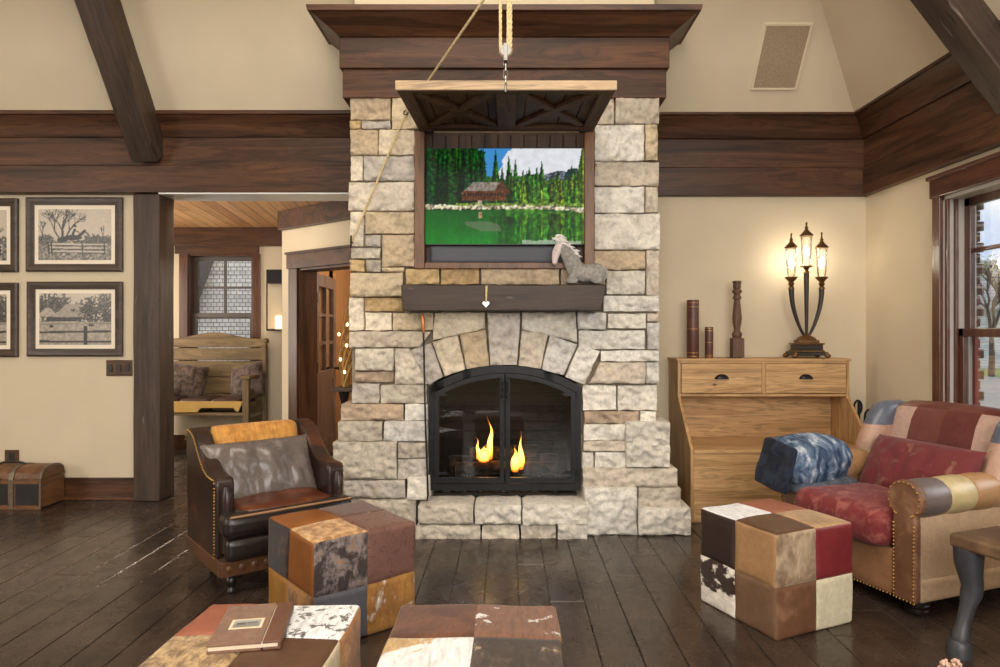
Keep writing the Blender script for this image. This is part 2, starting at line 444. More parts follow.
struct(sweep(boardsL,[bk(-6),bk(-1.0)],M['trimx'],'trim_6'),'dark stained double frieze beam left of the chimney')
struct(sweep(crownL,[bk(-6),bk(-1.0)],M['trimx'],'trim_7'),'dark stained crown moulding left of the chimney')
# baseboards
struct(MB().box(-6,-2.875,YB-.022,YB,.012,.168).box(-6,-2.875,YB-.04,YB,0,.022).build('baseboard_left',M['trimx'],smooth=0,bevel=.004))
struct(MB().box(1.0,XR,YB-.022,YB,0,.168).build('baseboard_back',M['trimx'],smooth=0,bevel=.004))
struct(MB().box(XR-.022,XR,-2.9,YB,0,.168).build('baseboard_right',M['trimy'],smooth=0,bevel=.004))

# ---- timber post and rafters
def timber(mb,x0,x1,y0,y1,z0,z1,ax,seed,n=22,j=.006):
    """box timber with uneven hewn arrises"""
    lo=(x0,y0,z0); hi=(x1,y1,z1); i='xyz'.index(ax); a,b=[k for k in range(3) if k!=i]
    vs=[]
    for s in range(n+1):
        t=lo[i]+(hi[i]-lo[i])*s/n
        for k,(ua,ub) in enumerate(((0,0),(.5,0),(1,0),(1,.5),(1,1),(.5,1),(0,1),(0,.5))):
            p=[0,0,0]; p[i]=t; p[a]=lo[a]+(hi[a]-lo[a])*ua; p[b]=lo[b]+(hi[b]-lo[b])*ub
            q=NZ.noise_vector(Vector((t*3.1+seed,k*5.3,seed*1.7)))*j
            p[a]+=q[0]; p[b]+=q[1]; vs.append(p)
    fs=[(s*8+k,s*8+(k+1)%8,(s+1)*8+(k+1)%8,(s+1)*8+k) for s in range(n) for k in range(8)]
    fs+=[tuple(range(7,-1,-1)),tuple(range(n*8,n*8+8))]
    return mb.add(vs,fs)
o=timber(MB(),-2.866,-2.662,5.195,5.425,0,2.352,'z',3).build('timber_post',M['beamz'],smooth=50,bevel=.008)
tag(o,'dark hewn timber post standing at the left edge of the passage opening','post')
th=math.atan(SL)
# local +x runs up the slope; local z is normal to it
def rafter(name,label,foot,rot,L,w,dp,seed):
    o=timber(MB(),0,L,-w/2,w/2,-dp,-.0,'x',seed).build(name,M['beamx'],smooth=50,bevel=.008)
    o.location=foot; o.rotation_euler=rot; tag(o,label,'beam'); return o
# left one: climbs toward the camera along the back slope
# underside meets the frieze face (y=5.185) at z=2.60
ux=Vector((0,-math.cos(th),math.sin(th)))
def orient(xa,za):
    xa=xa.normalized(); za=za.normalized(); ya=za.cross(xa)
    return Matrix((xa,ya,za)).transposed().to_euler()
zn=Vector((0,-math.sin(th),-math.cos(th)))  # out of the ceiling into the room
rot=orient(ux,-zn)
foot=Vector((-2.73,5.11,2.572))+(-zn)*.24
rafter('rafter','dark hewn rafter on the ceiling slope above the two framed photographs','0' and foot,rot,3.2,.20,.24,11)
ux2=Vector((-math.cos(th),0,math.sin(th))); zn2=Vector((-math.sin(th),0,-math.cos(th)))
rot2=orient(ux2,-zn2)
f2=Vector((2.311,3.685,3.047))-ux2*.72+(-zn2)*.17
rafter('rafter.001','dark hewn rafter crossing the upper right corner above the window',f2,rot2,3.3,.212,.17,23)
# tie beam that carries the rope pulley (above the frame)
o=timber(MB(),-4.0,2.2,3.39,3.61,3.42,3.66,'x',31).build('tie_beam',M['beamx'],smooth=50,bevel=.008)
tag(o,'dark hewn tie beam over the room carrying the shutter pulley','beam')

# ---- ceiling speaker grille on the back slope
gy0,gy1=4.713,4.975; gx0,gx1=1.787,2.098
mid=Vector(((gx0+gx1)/2,(gy0+gy1)/2,ceil_back((gy0+gy1)/2)))
gl=(gy1-gy0)/math.cos(th); gw=gx1-gx0
t=thing('ceiling_speaker','flush rectangular tan speaker grille on the sloped ceiling right of the chimney','speaker',mid)
def onslope(mb,nm,mat,dz,parent,**k):
    o=mb.build(nm,mat,None,**k); o.parent=parent; o.rotation_euler=rot; o.location=zn*dz; return o
n=NT('grille_cloth'); v=n.coords(); g=n.noise(v,180,2,.5)
M['grille']=n.bsdf(n.ramp(g,[(.4,srgb(140,122,98)),(.6,srgb(166,146,118))]),.8,g,.3,.002)
M['grilleframe']=m_plain('grille_frame',srgb(212,198,170),.5,var=.02)
fr=MB()
for (a,b,c,d) in ((-gl/2,gl/2,-gw/2-.014,-gw/2+.004),(-gl/2,gl/2,gw/2-.004,gw/2+.014),(-gl/2-.014,-gl/2+.004,-gw/2-.014,gw/2+.014),(gl/2-.004,gl/2+.014,-gw/2-.014,gw/2+.014)): fr.box(a,b,c,d,-.006,.012)
onslope(fr,'frame',M['grilleframe'],.006,t,smooth=0,bevel=.002)
onslope(MB().box(-gl/2,gl/2,-gw/2,gw/2,-.004,.006),'grille',M['grille'],.006,t,smooth=0)

# ================================================================ RIGHT WINDOW
M['winwood']=m_wood('window_wood',srgb(62,36,28),srgb(112,70,52),'z',1,.3,.12,coat=.3)
M['winwoody']=m_wood('window_wood_long',srgb(62,36,28),srgb(112,70,52),'y',1,.3,.12,coat=.3)
M['jamb']=m_plain('pale_jamb_liner',srgb(190,182,176),.35,var=.04)
M['redtrim']=m_plain('red_exterior_trim',srgb(120,34,30),.5)
def window_right():
    cs=MB()
    cs.box(XR-.024,XR,WY1-.005,WY1+.072,WZ0-.12,WZ1+.02)
    cs.box(XR-.024,XR,WY0-.095,WY0+.005,WZ0-.12,WZ1+.02)
    w=cs.build('window_1',M['winwood'],smooth=0,bevel=.004); struct(w,'tall stained wood sash window on the right wall')
    hd=MB().box(XR-.034,XR,WY0-.13,WY1+.085,WZ1+.0,WZ1+.125).box(XR-.05,XR,WY0-.15,WY1+.10,WZ1+.118,WZ1+.142)
    hd.build('head_casing',M['winwoody'],w,smooth=0,bevel=.004)
    MB().box(XR-.07,XR+WT,WY0-.12,WY1+.12,WZ0-.03,WZ0+.005).build('window_sill',M['winwoody'],w,smooth=0,bevel=.006)
    jl=MB()
    for y in (WY1-.022,WY0):
        jl.box(XR,XR+WT+.03,y,y+.022,WZ0,WZ1)
    jl.box(XR,XR+WT+.03,WY0,WY1,WZ1-.022,WZ1)
    jl.build('jamb_liner',M['jamb'],w,smooth=0)
    st=MB()
    for a in (.0,.055):                       # stops and tracks on the far jamb
        st.box(XR+a,XR+a+.018,WY1-.045,WY1-.02,WZ0,WZ1-.02)
    st.build('sash_stop',M['winwood'],w,smooth=0,bevel=.002)
    ym=(WZ0+WZ1)/2-.13
    def sash(x,z0,z1,nm,mun):
        s=MB(); fw=.052
        y0,y1=WY0+.03,WY1-.03
        s.box(x,x+.036,y1-fw,y1,z0,z1); s.box(x,x+.036,y0,y0+fw,z0,z1)
        s.box(x,x+.036,y0,y1,z0,z0+fw); s.box(x,x+.036,y0,y1,z1-fw,z1)
        if mun:
            s.box(x+.006,x+.03,y0,y1,(z0+z1)/2+.09,(z0+z1)/2+.115)
            s.box(x+.006,x+.03,(y0+y1)/2-.012,(y0+y1)/2+.012,z0,z1)
        so=s.build(nm,M['winwood'],w,smooth=0,bevel=.004)
        MB().box(x+.014,x+.02,y0+fw-.01,y1-fw+.01,z0+fw-.01,z1-fw+.01).build('pane',M['glass'],so,smooth=0)
    sash(XR+.118,1.27,WZ1-.02,'upper_sash',True)
    sash(XR+.076,WZ0+.005,1.32,'lower_sash',False)
    MB().box(XR+WT+.005,XR+WT+.028,WY1-.045,WY1-.022,WZ0,1.27).build('exterior_trim',M['redtrim'],w,smooth=0)
window_right()

# ---- outside, seen through the right window
M['brick']=m_brick('dark_red_brick',srgb(92,58,50),srgb(66,42,38),srgb(150,140,130),.2,.066)
M['grass']=m_plain('lawn_grass',srgb(128,140,84),.95,var=.35,scale=9,bstr=.5)
M['drive']=m_plain('grey_drive',srgb(150,148,142),.9,var=.1)
M['siding']=m_planks('pale_siding',srgb(190,196,200),srgb(206,210,214),0,.11,6,.7,.006,'xz')
M['roofing']=m_planks('grey_shingles',srgb(140,140,142),srgb(165,165,168),0,.16,.3,.85,.01,'xz')
M['bark']=m_plain('tree_bark',srgb(96,84,74),.95,var=.3,scale=14,bstr=.6)
M['leaf']=m_plain('spring_leaves',srgb(150,156,96),.8,var=.3)
M['white']=m_plain('white_paint',srgb(232,232,228),.5,var=.03)
pier=MB(); zz=-.3; k=0
while zz<3.3:                                   # coursed brick return with every second course set out
    e=.014 if k%2 else 0
    pier.box(XR+WT+.03,XR+WT+.085+e,WY1+.02-e,WY1+.9,zz,zz+.060); zz+=.068; k+=1
pier.box(XR+WT+.032,XR+WT+.075,WY1+.03,WY1+.9,-.3,3.3,1)
o=pier.build('brick_wall_return',[M['brick'],M['mortar']],smooth=0,bevel=.003); tag(o,'dark red brick wall end just outside the right window','brick wall')
lawn=MB().grid(lambda u,v:Vector((3.05+u*60,-20+v*80,-.35)),1,1).build('lawn',M['grass'],smooth=0,recalc=False); lawn['kind']='structure'; lawn['label']='green lawn outside the right window'
o=MB().grid(lambda u,v:Vector((9+u*8,2+v*26,-.335)),1,1).build('path',M['drive'],smooth=0,recalc=False); o['kind']='structure'; o['label']='grey drive crossing the lawn outside'
eave=MB().box(XR+WT,XR+1.5,-2,9,2.62,2.72).box(XR+1.42,XR+1.54,-2,9,2.5,2.8)
o=eave.build('porch_roof',M['white'],smooth=0,bevel=.01); tag(o,'pale porch roof edge outside above the right window','roof')
def house(x,y):
    t=thing('neighbouring_house','pale grey sided house with shingle roof beyond the lawn outside the right window','house',(x,y,-.35))
    MB().box(x-4,x+8,y,y+6,-.35,2.3).build('wall',M['siding'],t,smooth=0)
    MB().prism([(y-.5,2.2),(y+6.5,2.2),(y+3,4.6)],'x',x-4.4,x+8.4).build('roof',M['roofing'],t,smooth=0)
    for k in range(4):
        a=x-3+k*2.6
        w=MB().box(a-.08,a+1.08,y-.05,y+.02,.75,2.0).build('window',M['white'],t,smooth=0)
        MB().box(a,a+.47,y-.07,y-.03,.83,1.92).box(a+.53,a+1,y-.07,y-.03,.83,1.92).build('pane',M['ironsoft'],w,smooth=0)
house(22,29)
def tree(x,y,h,seed,label):
    rr=random.Random(seed); t=thing('tree',label,'tree',(x,y,-.35),group=None)
    tr=MB(); lf=MB()
    def br(p,d,r,L,n):
        q=p+d*L; m=p+d*L*.5+Vector((rr.uniform(-1,1),rr.uniform(-1,1),0))*L*.06
        tr.tube([p,m,q],[r,r*.85,r*.65],6,cap=False)
        if n==0:
            for _ in range(7):
                c=q+Vector((rr.gauss(0,1),rr.gauss(0,1),rr.gauss(0,1)))*.16*h*.25
                s=.05*h*rr.uniform(.3,.7)*.35; a=Vector((rr.uniform(-1,1),rr.uniform(-1,1),rr.uniform(-1,1))).normalized(); b=a.orthogonal().normalized()
                lf.add([c-a*s,c+b*s*.6,c+a*s,c-b*s*.6],[(0,1,2,3)])
            return
        for k in range(3):
            e=(d+Vector((rr.uniform(-1,1),rr.uniform(-1,1),rr.uniform(-.2,.6)))*.65).normalized(); br(q,e,r*.62,L*.72,n-1)
    br(Vector((x,y,-.35)),Vector((0,0,1)),h*.022,h*.3,4)
    tr.build('trunk',M['bark'],t,smooth=60,recalc=False); lf.build('foliage',M['leaf'],t,smooth=0,recalc=False)
tree(17.2,24.2,5.0,2,'thin budding tree on the lawn just outside the right window')
# ================================================================ STONE FIREPLACE
YF=4.50                                           # face of the chimney breast
fp=thing('stone_fireplace','tall ledge stone fireplace with raised hearth and arched firebox at room centre','fireplace',(-.02,YF,0))
xl,xr_=X(351,YF),X(658,YF)
nx0,nx1,nz0,nz1=X(419,YF),X(590,YF),Z(265,YF),Z(131,YF)       # recess for the screen
fx0,fx1,fz0,fz1=X(433,YF),X(577,YF),.215,Z(369,YF)            # firebox
yb=YB-.005; yc=YF+.035
core=MB()
core.box(xl,nx0,yc,yb,0,5.1).box(nx1,xr_,yc,yb,0,5.1)
core.box(nx0,nx1,yc,yb,nz1,5.1).box(nx0,nx1,yc+.28,yb,nz0,nz1)
core.box(nx0,nx1,yc,yb,fz1,nz0)
core.box(nx0,fx0,yc,yb,0,fz1).box(fx1,nx1,yc,yb,0,fz1)
core.box(fx0,fx1,yc-.02,yb,0,.20)
core.box(X(356,4.45),fx0-.02,4.49,yc,0,.62).box(fx1+.02,X(655,4.45),4.49,yc,0,.62)
core.build('masonry_core',M['mortar'],fp,smooth=0)
# plaster breast above the timber crown
struct(MB().box(xl+.02,xr_-.02,YF+.02,yc+.02,3.25,5.0).build('trim_8',M['plaster'],smooth=0),'plastered chimney breast above the timber crown')

TW=[srgb(222,208,184),srgb(212,194,164),srgb(204,192,174),srgb(230,218,198),srgb(200,180,152)]  # warm tints, mostly left; partly real stone, partly warm light put into colour
TR=[srgb(226,222,212),srgb(216,210,198),srgb(206,202,196),srgb(232,226,214),srgb(204,192,176)]
TG=[srgb(196,188,178),srgb(206,196,180),srgb(184,174,160),srgb(214,204,188)]
TT=[srgb(208,180,134),srgb(200,170,126)]
TRU=[srgb(176,152,130),srgb(186,164,142)]
stones=MB(); sr=random.Random(41)
def stone(q,d,tint,thick=.12,rough=1.0,out=None):
    """one split-face stone: q = four corners (px) TL,TR,BR,BL seen at depth d"""
    if len(q)==4 and not hasattr(q[0],'__len__'):
        x0,y0,x1,y1=q; q=[(x0,y0),(x1,y0),(x1,y1),(x0,y1)]
    d-= out if out is not None else sr.uniform(-.008,.022)
    TL,TRc,BR,BL=[P(a,b,d) for a,b in q]
    w=max((TRc-TL).length,(BR-BL).length); h=max((TL-BL).length,(TRc-BR).length)
    nu=max(6,min(40,int(w/.0125))); nv=max(6,min(30,int(h/.0125)))
    def ticks(n,L):
        a=[.006/L,.02/L]; 
        return [0]+a+[a[-1]+(1-2*a[-1])*i/(n-1) for i in range(1,n-1)]+[1-a[1],1-a[0],1]
    us=ticks(nu,w); vs_=ticks(nv,h)
    sd=Vector((sr.uniform(0,90),sr.uniform(0,90),sr.uniform(0,90)))
    tilt=(sr.uniform(-.012,.012),sr.uniform(-.012,.012)); gap=.003
    vs=[]
    for v in vs_:
        for u in us:
            p=(TL*(1-u)+TRc*u)*(1-v)+(BL*(1-u)+BR*u)*v
            e=min(u*w,(1-u)*w,v*h,(1-v)*h)
            j=NZ.noise_vector(Vector((p.x*14,p.z*14,d*3))+sd)*.006
            a=p*1.0
            cen=(TL+TRc+BR+BL)/4
            k=1-2*gap/max(.05,min(w,h))
            if e<.004: a=cen+(a-cen)*k
            a.x+=j.x*.9; a.z+=j.z*.9
            s=a*1.0+sd
            big=NZ.noise(s*5.5); 
            cell=NZ.voronoi(s*11)[0]; chip=min(.5,cell[1]-cell[0])
            fine=NZ.fractal(s*26,1.0,2.0,4)
            rid=abs(NZ.noise(s*9.0)); disp=(big*.018+(chip-.22)*.026+(.25-rid)*.010+fine*.017)*rough+(u-.5)*tilt[0]+(v-.5)*tilt[1]
            r=.016
            ee=min(1,e/r); fall=.020*(1-math.sqrt(max(0,1-(1-ee)**2)))
            a.y-= disp*min(1,.35+e/.03)-fall
            vs.append(a)
    W=len(us); Hh=len(vs_)
    fs=[(j*W+i,(j+1)*W+i,(j+1)*W+i+1,j*W+i+1) for j in range(Hh-1) for i in range(W-1)]
    # skirt going back into the wall
    ring=[i for i in range(W)]+[j*W+W-1 for j in range(1,Hh)]+[(Hh-1)*W+i for i in range(W-2,-1,-1)]+[j*W for j in range(Hh-2,0,-1)]
    b=len(vs); 
    for i in ring:
        p=vs[i]; vs.append(Vector((p.x,d+thick,p.z)))
    n=len(ring)
    fs+=[(ring[i],ring[(i+1)%n],b+(i+1)%n,b+i) for i in range(n)]
    t=tint[sr.randrange(len(tint))]; k=sr.uniform(.9,1.06)
    stones.col=tuple(c*k for c in t)
    stones.add(vs,fs)
D0=4.47
for q,t in [((349,97,391,120),TW),((391,97,432,129),TW),((349,120,361,129),TT),((361,120,391,129),TG),
  ((349.5,129,378,155),TW),((378,129,415,155),TW),((349.5,155,363,181),TW),((363,155,415,181),TG),((347.5,181,415,211),TG),
  ((349,211,364,247),TW),((364,211,415,234),TW),((364,234,381,247),TG),((381,234,415,267),TW),((350,247,381,259),TG),
  ((349,259,365,272),TT),((365,259,381,272),TG),((381,267,405,272),TW),((349,272,403,297),TW),((348,297,364,331),TW),
  ((405,268,440,285),TT),((440,268,480,285),TT),((480,268,560,285),TW),((560,268,606,285),TW),
  ((364,297,404,312),TT),((364,312,392,331),TW),((392,312,434,331),TW),([(434,312),(486,312),(485.5,329),(431.5,341)],TW),
  ([(348,331),(432,331),(420,348),(348,348)],TW),
  ([(354,348),(394,348),(394,371),(354,371)],TG),([(394,348),(409,348),(430,385),(394,385)],TG),((354,371,394,383),TRU),
  ((351,383,380,404),TG),((380,385,427,404),TG),
  ([(458.5,333),(486,329),(490,366),(466,370)],TW),([(431,342),(458,333.5),(466,370),(444,377)],TW),([(409,350),(431,342),(444,377),(429,386)],TG),
  ([(486,312),(521,312),(517.5,366),(490,366)],TG),
  ([(521,330),(549,334),(541,370),(518,366)],TR),([(550,334.5),(578,344),(564,376),(541,370)],TR),([(579,344),(601,351),(585,386),(565,377)],TR),
  ([(521,312),(577,312),(578,343),(521,330)],TR),((577,312,607,330),TR),((607,313,647,329),TR),((647,313,660,322),TR),
  ((578,330,646,350),TR),((647,322,660,350),TR),((600,350,660,362),TR),([(600,362),(646,362),(646,384),(588,384)],TR),((646,362,660,384),TR),
  ((582,385,617,411),TR),((617,385,658,411),TR),((584,411,640,424),TRU),((640,411,657,424),TR),
  ((595,97,615,124),TW),((615,97,660,124),TW),((594,124,645,161),TR),((645,124,658.5,161),TW),((594,161,660,186),TR),
  ((594,186,645,213),TR),((645,186,658.5,213),TW),((594,213,661,250),TR),((594,250,646,270),TW),((646,250,660,296),TR),((606,270,646,295),TR),((603,295,660,312),TR)]:
    stone(q,D0,t)
# battered plinths either side of the firebox
for q,t,d in [((340,404,404,421),TRU,4.44),((404,404,428,421),TR,4.44),((337,421,383,442),TG,4.42),((383,421,428,442),TR,4.42),
  ((332,442,397,480),TG,4.38),((397,442,428,459),TG,4.40),((397,459,428,480),TG,4.40),((338,480,406,499),TG,4.38),((406,478,429,501),TR,4.36),
  ((350,499,417,519),TG,4.37),((336,519,417,540),TG,4.35),((322,499,350,519),TG,4.37),((316,519,336,540),TG,4.35),
  ((583,424,627,441),TR,4.44),((583,441,626,452),TR,4.44),((582,452,594,470),TR,4.43),((594,452,627,470),TR,4.43),
  ((582,468,678,488),TR,4.39),((584,488,638,536),TR,4.335),((638,488,682,509),TG,4.37),((638,508,692,536),TR,4.33)]:
    stone(q,d,t,thick=.3,rough=.9)
stone((626,422,671,468),4.40,TR,thick=.35,rough=1.25)
# raised hearth: face stones and slab tops
for q,t in [((417,505,474,525),TG),((474,505,522,525),TR),((522,505,588,526),TR),((415,525,481,541),TG),((481,525,520,541),TG),((520,525,557,541),TG),((557,525,588,541),TR)]:
    stone(q,4.27,t,thick=.2,rough=.9)
def slabtop(x0,x1,y0,y1,z,t):
    stones.col=t[sr.randrange(len(t))]; sd=sr.uniform(0,50)
    def fn(u,v):
        x=x0+.004+(x1-x0-.008)*u; y=y0+(y1-y0)*v
        e=min(u*(x1-x0),(1-u)*(x1-x0),v*(y1-y0))
        return Vector((x,y,z+NZ.fractal(Vector((x*9+sd,y*9,sd)),1,2,4)*.005-.012*max(0,1-e/.015)**2))
    stones.grid(fn,14,10)
zt=Z(505,4.27)+.002
for a,b,t in ((417,474,TG),(474,522,TR),(522,588,TR)): slabtop(X(a,4.27),X(b,4.27),4.265,4.60,zt,t)
stones.build('stonework',M['stone'],fp,smooth=55,col=True,recalc=False)

# firebox lining
fb=MB(); yk=5.08
fb.box(fx0-.0,fx0+.02,yc,yk,fz0,fz1).box(fx1-.02,fx1,yc,yk,fz0,fz1).box(fx0,fx1,yk-.02,yk,fz0,fz1).box(fx0,fx1,yc,yk,fz1-.03,fz1)
fb.box(fx0,fx1,yc-.03,yk,fz0-.02,fz0+.012)
fb.build('firebox_lining',M['firebrick'],fp,smooth=0)

# arched iron door set
YD=4.455
ax0,ax1,az0=X(429,YD),X(581,YD),Z(490.5,YD)
zs,za=Z(387,YD),Z(365.5,YD)
xc=(ax0+ax1)/2; hw=(ax1-ax0)/2; rise=za-zs; Rr=(hw*hw+rise*rise)/(2*rise); zc=za-Rr
def arcz(x,off=0): return zc+math.sqrt((Rr-off)**2-(x-xc)**2)
ins=thing('fireplace_doors','black iron arched double glass doors closing the firebox','fireplace doors',(xc,YD,az0))
def arch_band(mb,x0,x1,o0,o1,y0,y1,n=28):
    a=[(x0+(x1-x0)*i/n) for i in range(n+1)]
    pts=[(x,arcz(x,o0)) for x in a]+[(x,arcz(x,o1)) for x in reversed(a)]
    # quads strip
    for i in range(n):
        mb.prism([(a[i],arcz(a[i],o1)),(a[i+1],arcz(a[i+1],o1)),(a[i+1],arcz(a[i+1],o0)),(a[i],arcz(a[i],o0))],'y',y0,y1)
fw=.048
fr=MB(); arch_band(fr,ax0,ax1,0,fw,YD,YD+.06)
fr.box(ax0,ax0+.034,YD+.001,YD+.059,az0,zs-.002).box(ax1-.034,ax1,YD+.001,YD+.059,az0,zs-.002).box(ax0+.0345,ax1-.0345,YD,YD+.06,az0,az0+.045)
fr.build('frame',M['iron'],ins,smooth=35,merge=.0005)
for s in (-1,1):
    dm=MB(); 
    o_=ax0+.036 if s<0 else xc+.004; i_=xc-.004 if s<0 else ax1-.036
    y0,y1=YD-.012,YD+.02
    sw=.030
    dm.box(o_,o_+sw,y0,y1,az0+.05,arcz(o_ if s<0 else o_+sw,fw)-.004).box(i_-sw,i_,y0,y1,az0+.05,arcz(i_-sw if s<0 else i_,fw)-.004)
    dm.box(o_+sw+.0005,i_-sw-.0005,y0+.001,y1-.001,az0+.05,az0+.05+.035); arch_band(dm,o_,i_,fw+.003,fw+.033,y0+.001,y1-.001,14)
    do=dm.build('door',M['iron'],ins,smooth=35)
    gm=MB(); n=14; a=[o_+.02+(i_-o_-.04)*k/n for k in range(n+1)]
    pts=[(a[0],az0+.07),(a[-1],az0+.07)]+[(x,arcz(x,fw+.02)) for x in reversed(a)]
    gm.prism(pts,'y',YD+.002,YD+.006).build('pane',M['fglass'],do,smooth=0)
    hx=xc+s*.016
    hm=MB(); z0=Z(399,YD); z1=Z(381,YD)
    tw=[Vector((hx+.005*math.cos(k*1.1),y0-.032+.005*math.sin(k*1.1),z0+(z1-z0)*k/16)) for k in range(17)]
    hm.tube(tw,.0055,8); hm.box(hx-.009,hx+.009,y0-.035,y0,z0-.012,z0+.006).box(hx-.009,hx+.009,y0-.035,y0,z1-.006,z1+.012)
    hm.tube([(hx,y0-.03,z1+.01),(hx+s*.014,y0-.03,z1+.028),(hx+s*.034,y0-.03,z1+.02)],.005,8)
    hm.build('handle',M['iron'],do,smooth=50)
    for zz in (Z(394.5,YD),Z(473,YD)):
        st=MB(); xa=ax0+.03 if s<0 else ax1-.03; xb=xa-s*.105
        st.prism([(xa,zz-.012),(xb+s*.02,zz-.006),(xb,zz),(xb+s*.02,zz+.006),(xa,zz+.012)],'y',y0-.006,y0+.002)
        st.tube([(xa,y0-.004,zz-.02),(xa,y0-.004,zz+.02)],.008,10)
        st.build('strap_hinge',M['iron'],do,smooth=40)

# fire: grate, logs, flames
def log(p,q,r,label,seed,br=0):
    mb=MB(); p=Vector(p); q=Vector(q); n=18
    pts=[p+(q-p)*i/n+Vector((0,0,NZ.noise(Vector((i*.5,seed,0)))*.012)) for i in range(n+1)]
    rs=[r*(1+.18*NZ.noise(Vector((i*.7,seed,3)))) for i in range(n+1)]
    mb.tube(pts,rs,12)
    if br: mb.tube([pts[9],pts[9]+Vector((.05,-.03,.06)),pts[9]+Vector((.10,-.03,.10))],[r*.5,r*.42,r*.3],8)
    o=mb.build('fire_log',M['char'],smooth=60); tag(o,label,'log',group='logs in the fire'); return o
zf=fz0+.012
gr=MB(); ga,gb=X(452,4.8),X(556,4.8)
for k in range(7):
    x=ga+(gb-ga)*k/6; gr.tube([(x,4.66,zf+.09),(x,4.68,zf+.06),(x,4.95,zf+.06),(x,4.97,zf+.1)],.008,6)
for y in (4.70,4.92): gr.tube([(ga-.03,y,zf+.052),(gb+.03,y,zf+.052)],.008,6)
for x in (ga,gb):
    for y in (4.70,4.92): gr.tube([(x,y,zf),(x,y,zf+.055)],.008,6)
tag(gr.build('fire_grate',M['iron'],smooth=50),'black iron grate under the burning logs in the firebox','grate')
log((ga-.02,4.86,zf+.125),(gb+.02,4.90,zf+.135),.058,'long charred log lying at the back of the fire grate',1,1)
log((ga+.03,4.73,zf+.115),(X(508,4.73),4.78,zf+.12),.048,'short charred log at the front left of the fire grate under the tall flame',2)
log((X(512,4.73),4.74,zf+.115),(gb,4.76,zf+.118),.046,'short charred log at the front right of the fire grate',3)
log((X(470,4.8),4.80,zf+.21),(X(537,4.8),4.84,zf+.225),.042,'charred log resting across the top of the fire',4)
em=MB()
for k in range(260):
    x=rnd.uniform(fx0+.05,fx1-.05); y=rnd.uniform(yc,4.98); s=rnd.uniform(.008,.02)
    em.ball((x,y,zf+s*.4),s,6,sc=(1,1,.6))
e_=em.build('ash_bed',M['ash'],smooth=60); tag(e_,'grey ash and cinder bed on the firebox floor','ash',kind='stuff')
n=NT('flame'); tc=n.n('ShaderNodeTexCoord'); sp=n.n('ShaderNodeSeparateXYZ'); n.l(tc.outputs['Generated'],sp.inputs[0])
cR=n.ramp(sp.outputs[2],[(0,(1,.16,.01)),(.18,(1,.42,.05)),(.45,(1,.62,.12)),(1,(1,.26,.02))])
sR=n.ramp(sp.outputs[2],[(0,.35),(.25,1),(.7,.8),(1,.3)])
lw=n.n('ShaderNodeLayerWeight'); lw.inputs[0].default_value=.35
e=n.n('ShaderNodeEmission'); n.l(cR,e.inputs[0]); n.l(n.math('MULTIPLY',sR,5.5),e.inputs[1])
tr=n.n('ShaderNodeBsdfTransparent'); ms=n.n('ShaderNodeMixShader')
n.l(n.math('MULTIPLY',n.math('SUBTRACT',1,lw.outputs['Facing']),.95),ms.inputs[0]); n.l(tr.outputs[0],ms.inputs[1]); n.l(e.outputs[0],ms.inputs[2]); n.l(ms.outputs[0],n.out.inputs[0])
M['flame']=n.m
def flame(px,pb,pt,wpx,d,label,seed):
    b=P(px,pb,d); h=Z(pt,d)-b.z; w=wpx/F*d/2; mb=MB(); prof=[]
    n_=16; vs=[]; 
    pts=[]; rs=[]
    for i in range(n_+1):
        t=i/n_; rr=w*(math.sin(math.pi*min(1,t*.9+.22))**1.1)*(1-t)**.55+.0008
        pts.append(b+Vector((NZ.noise(Vector((t*2.5,seed,0)))*.05*t,NZ.noise(Vector((t*2.5,seed,7)))*.03*t,h*t))); rs.append(rr)
    mb.tube(pts,rs,12,sq=.6)
    o=mb.build('flame',M['flame'],smooth=80); tag(o,label,'flame',group='flames'); return o
flame(490,459,416,12,4.72,'tallest yellow flame rising left of the centre door stiles',2)
flame(478,459,436,8,4.70,'smallest flame at the left foot of the tallest flame',5)
flame(484,461,444,26,4.75,'low broad flame spreading along the front left log',9)
flame(521,469,431,12,4.71,'slender flame right of the centre door stiles',12)
flame(515,471,444,18,4.69,'broad orange flame low on the right log',15)

# mantel beam
mz0,mz1=Z(310.5,4.27),Z(285,4.27)
a0,a1=X(400.5,4.27),X(606.5,4.27); b0,b1=X(403,4.27),X(601,4.27)
mb=MB(); n=26
vs=[]
for i in range(n+1):
    u=i/n
    for k,(t,yy) in enumerate(((0,4.27),(.5,4.268),(1,4.27),(1,4.50),(0,4.50))):
        x=(a0+(a1-a0)*u)*t+(b0+(b1-b0)*u)*(1-t); z=mz0+(mz1-mz0)*t
        q=NZ.noise_vector(Vector((u*9,k*3.3,2)))*.005
        vs.append((x,yy+(q.x if k<3 else 0),z+q.y))
fs=[(i*5+k,i*5+(k+1)%5,(i+1)*5+(k+1)%5,(i+1)*5+k) for i in range(n) for k in range(5)]+[(4,3,2,1,0),tuple(n*5+k for k in range(5))]
mb.add(vs,fs); lab(mb.build('mantel',M['mantel'],fp,smooth=40,bevel=.005),'dark hewn timber mantel beam')

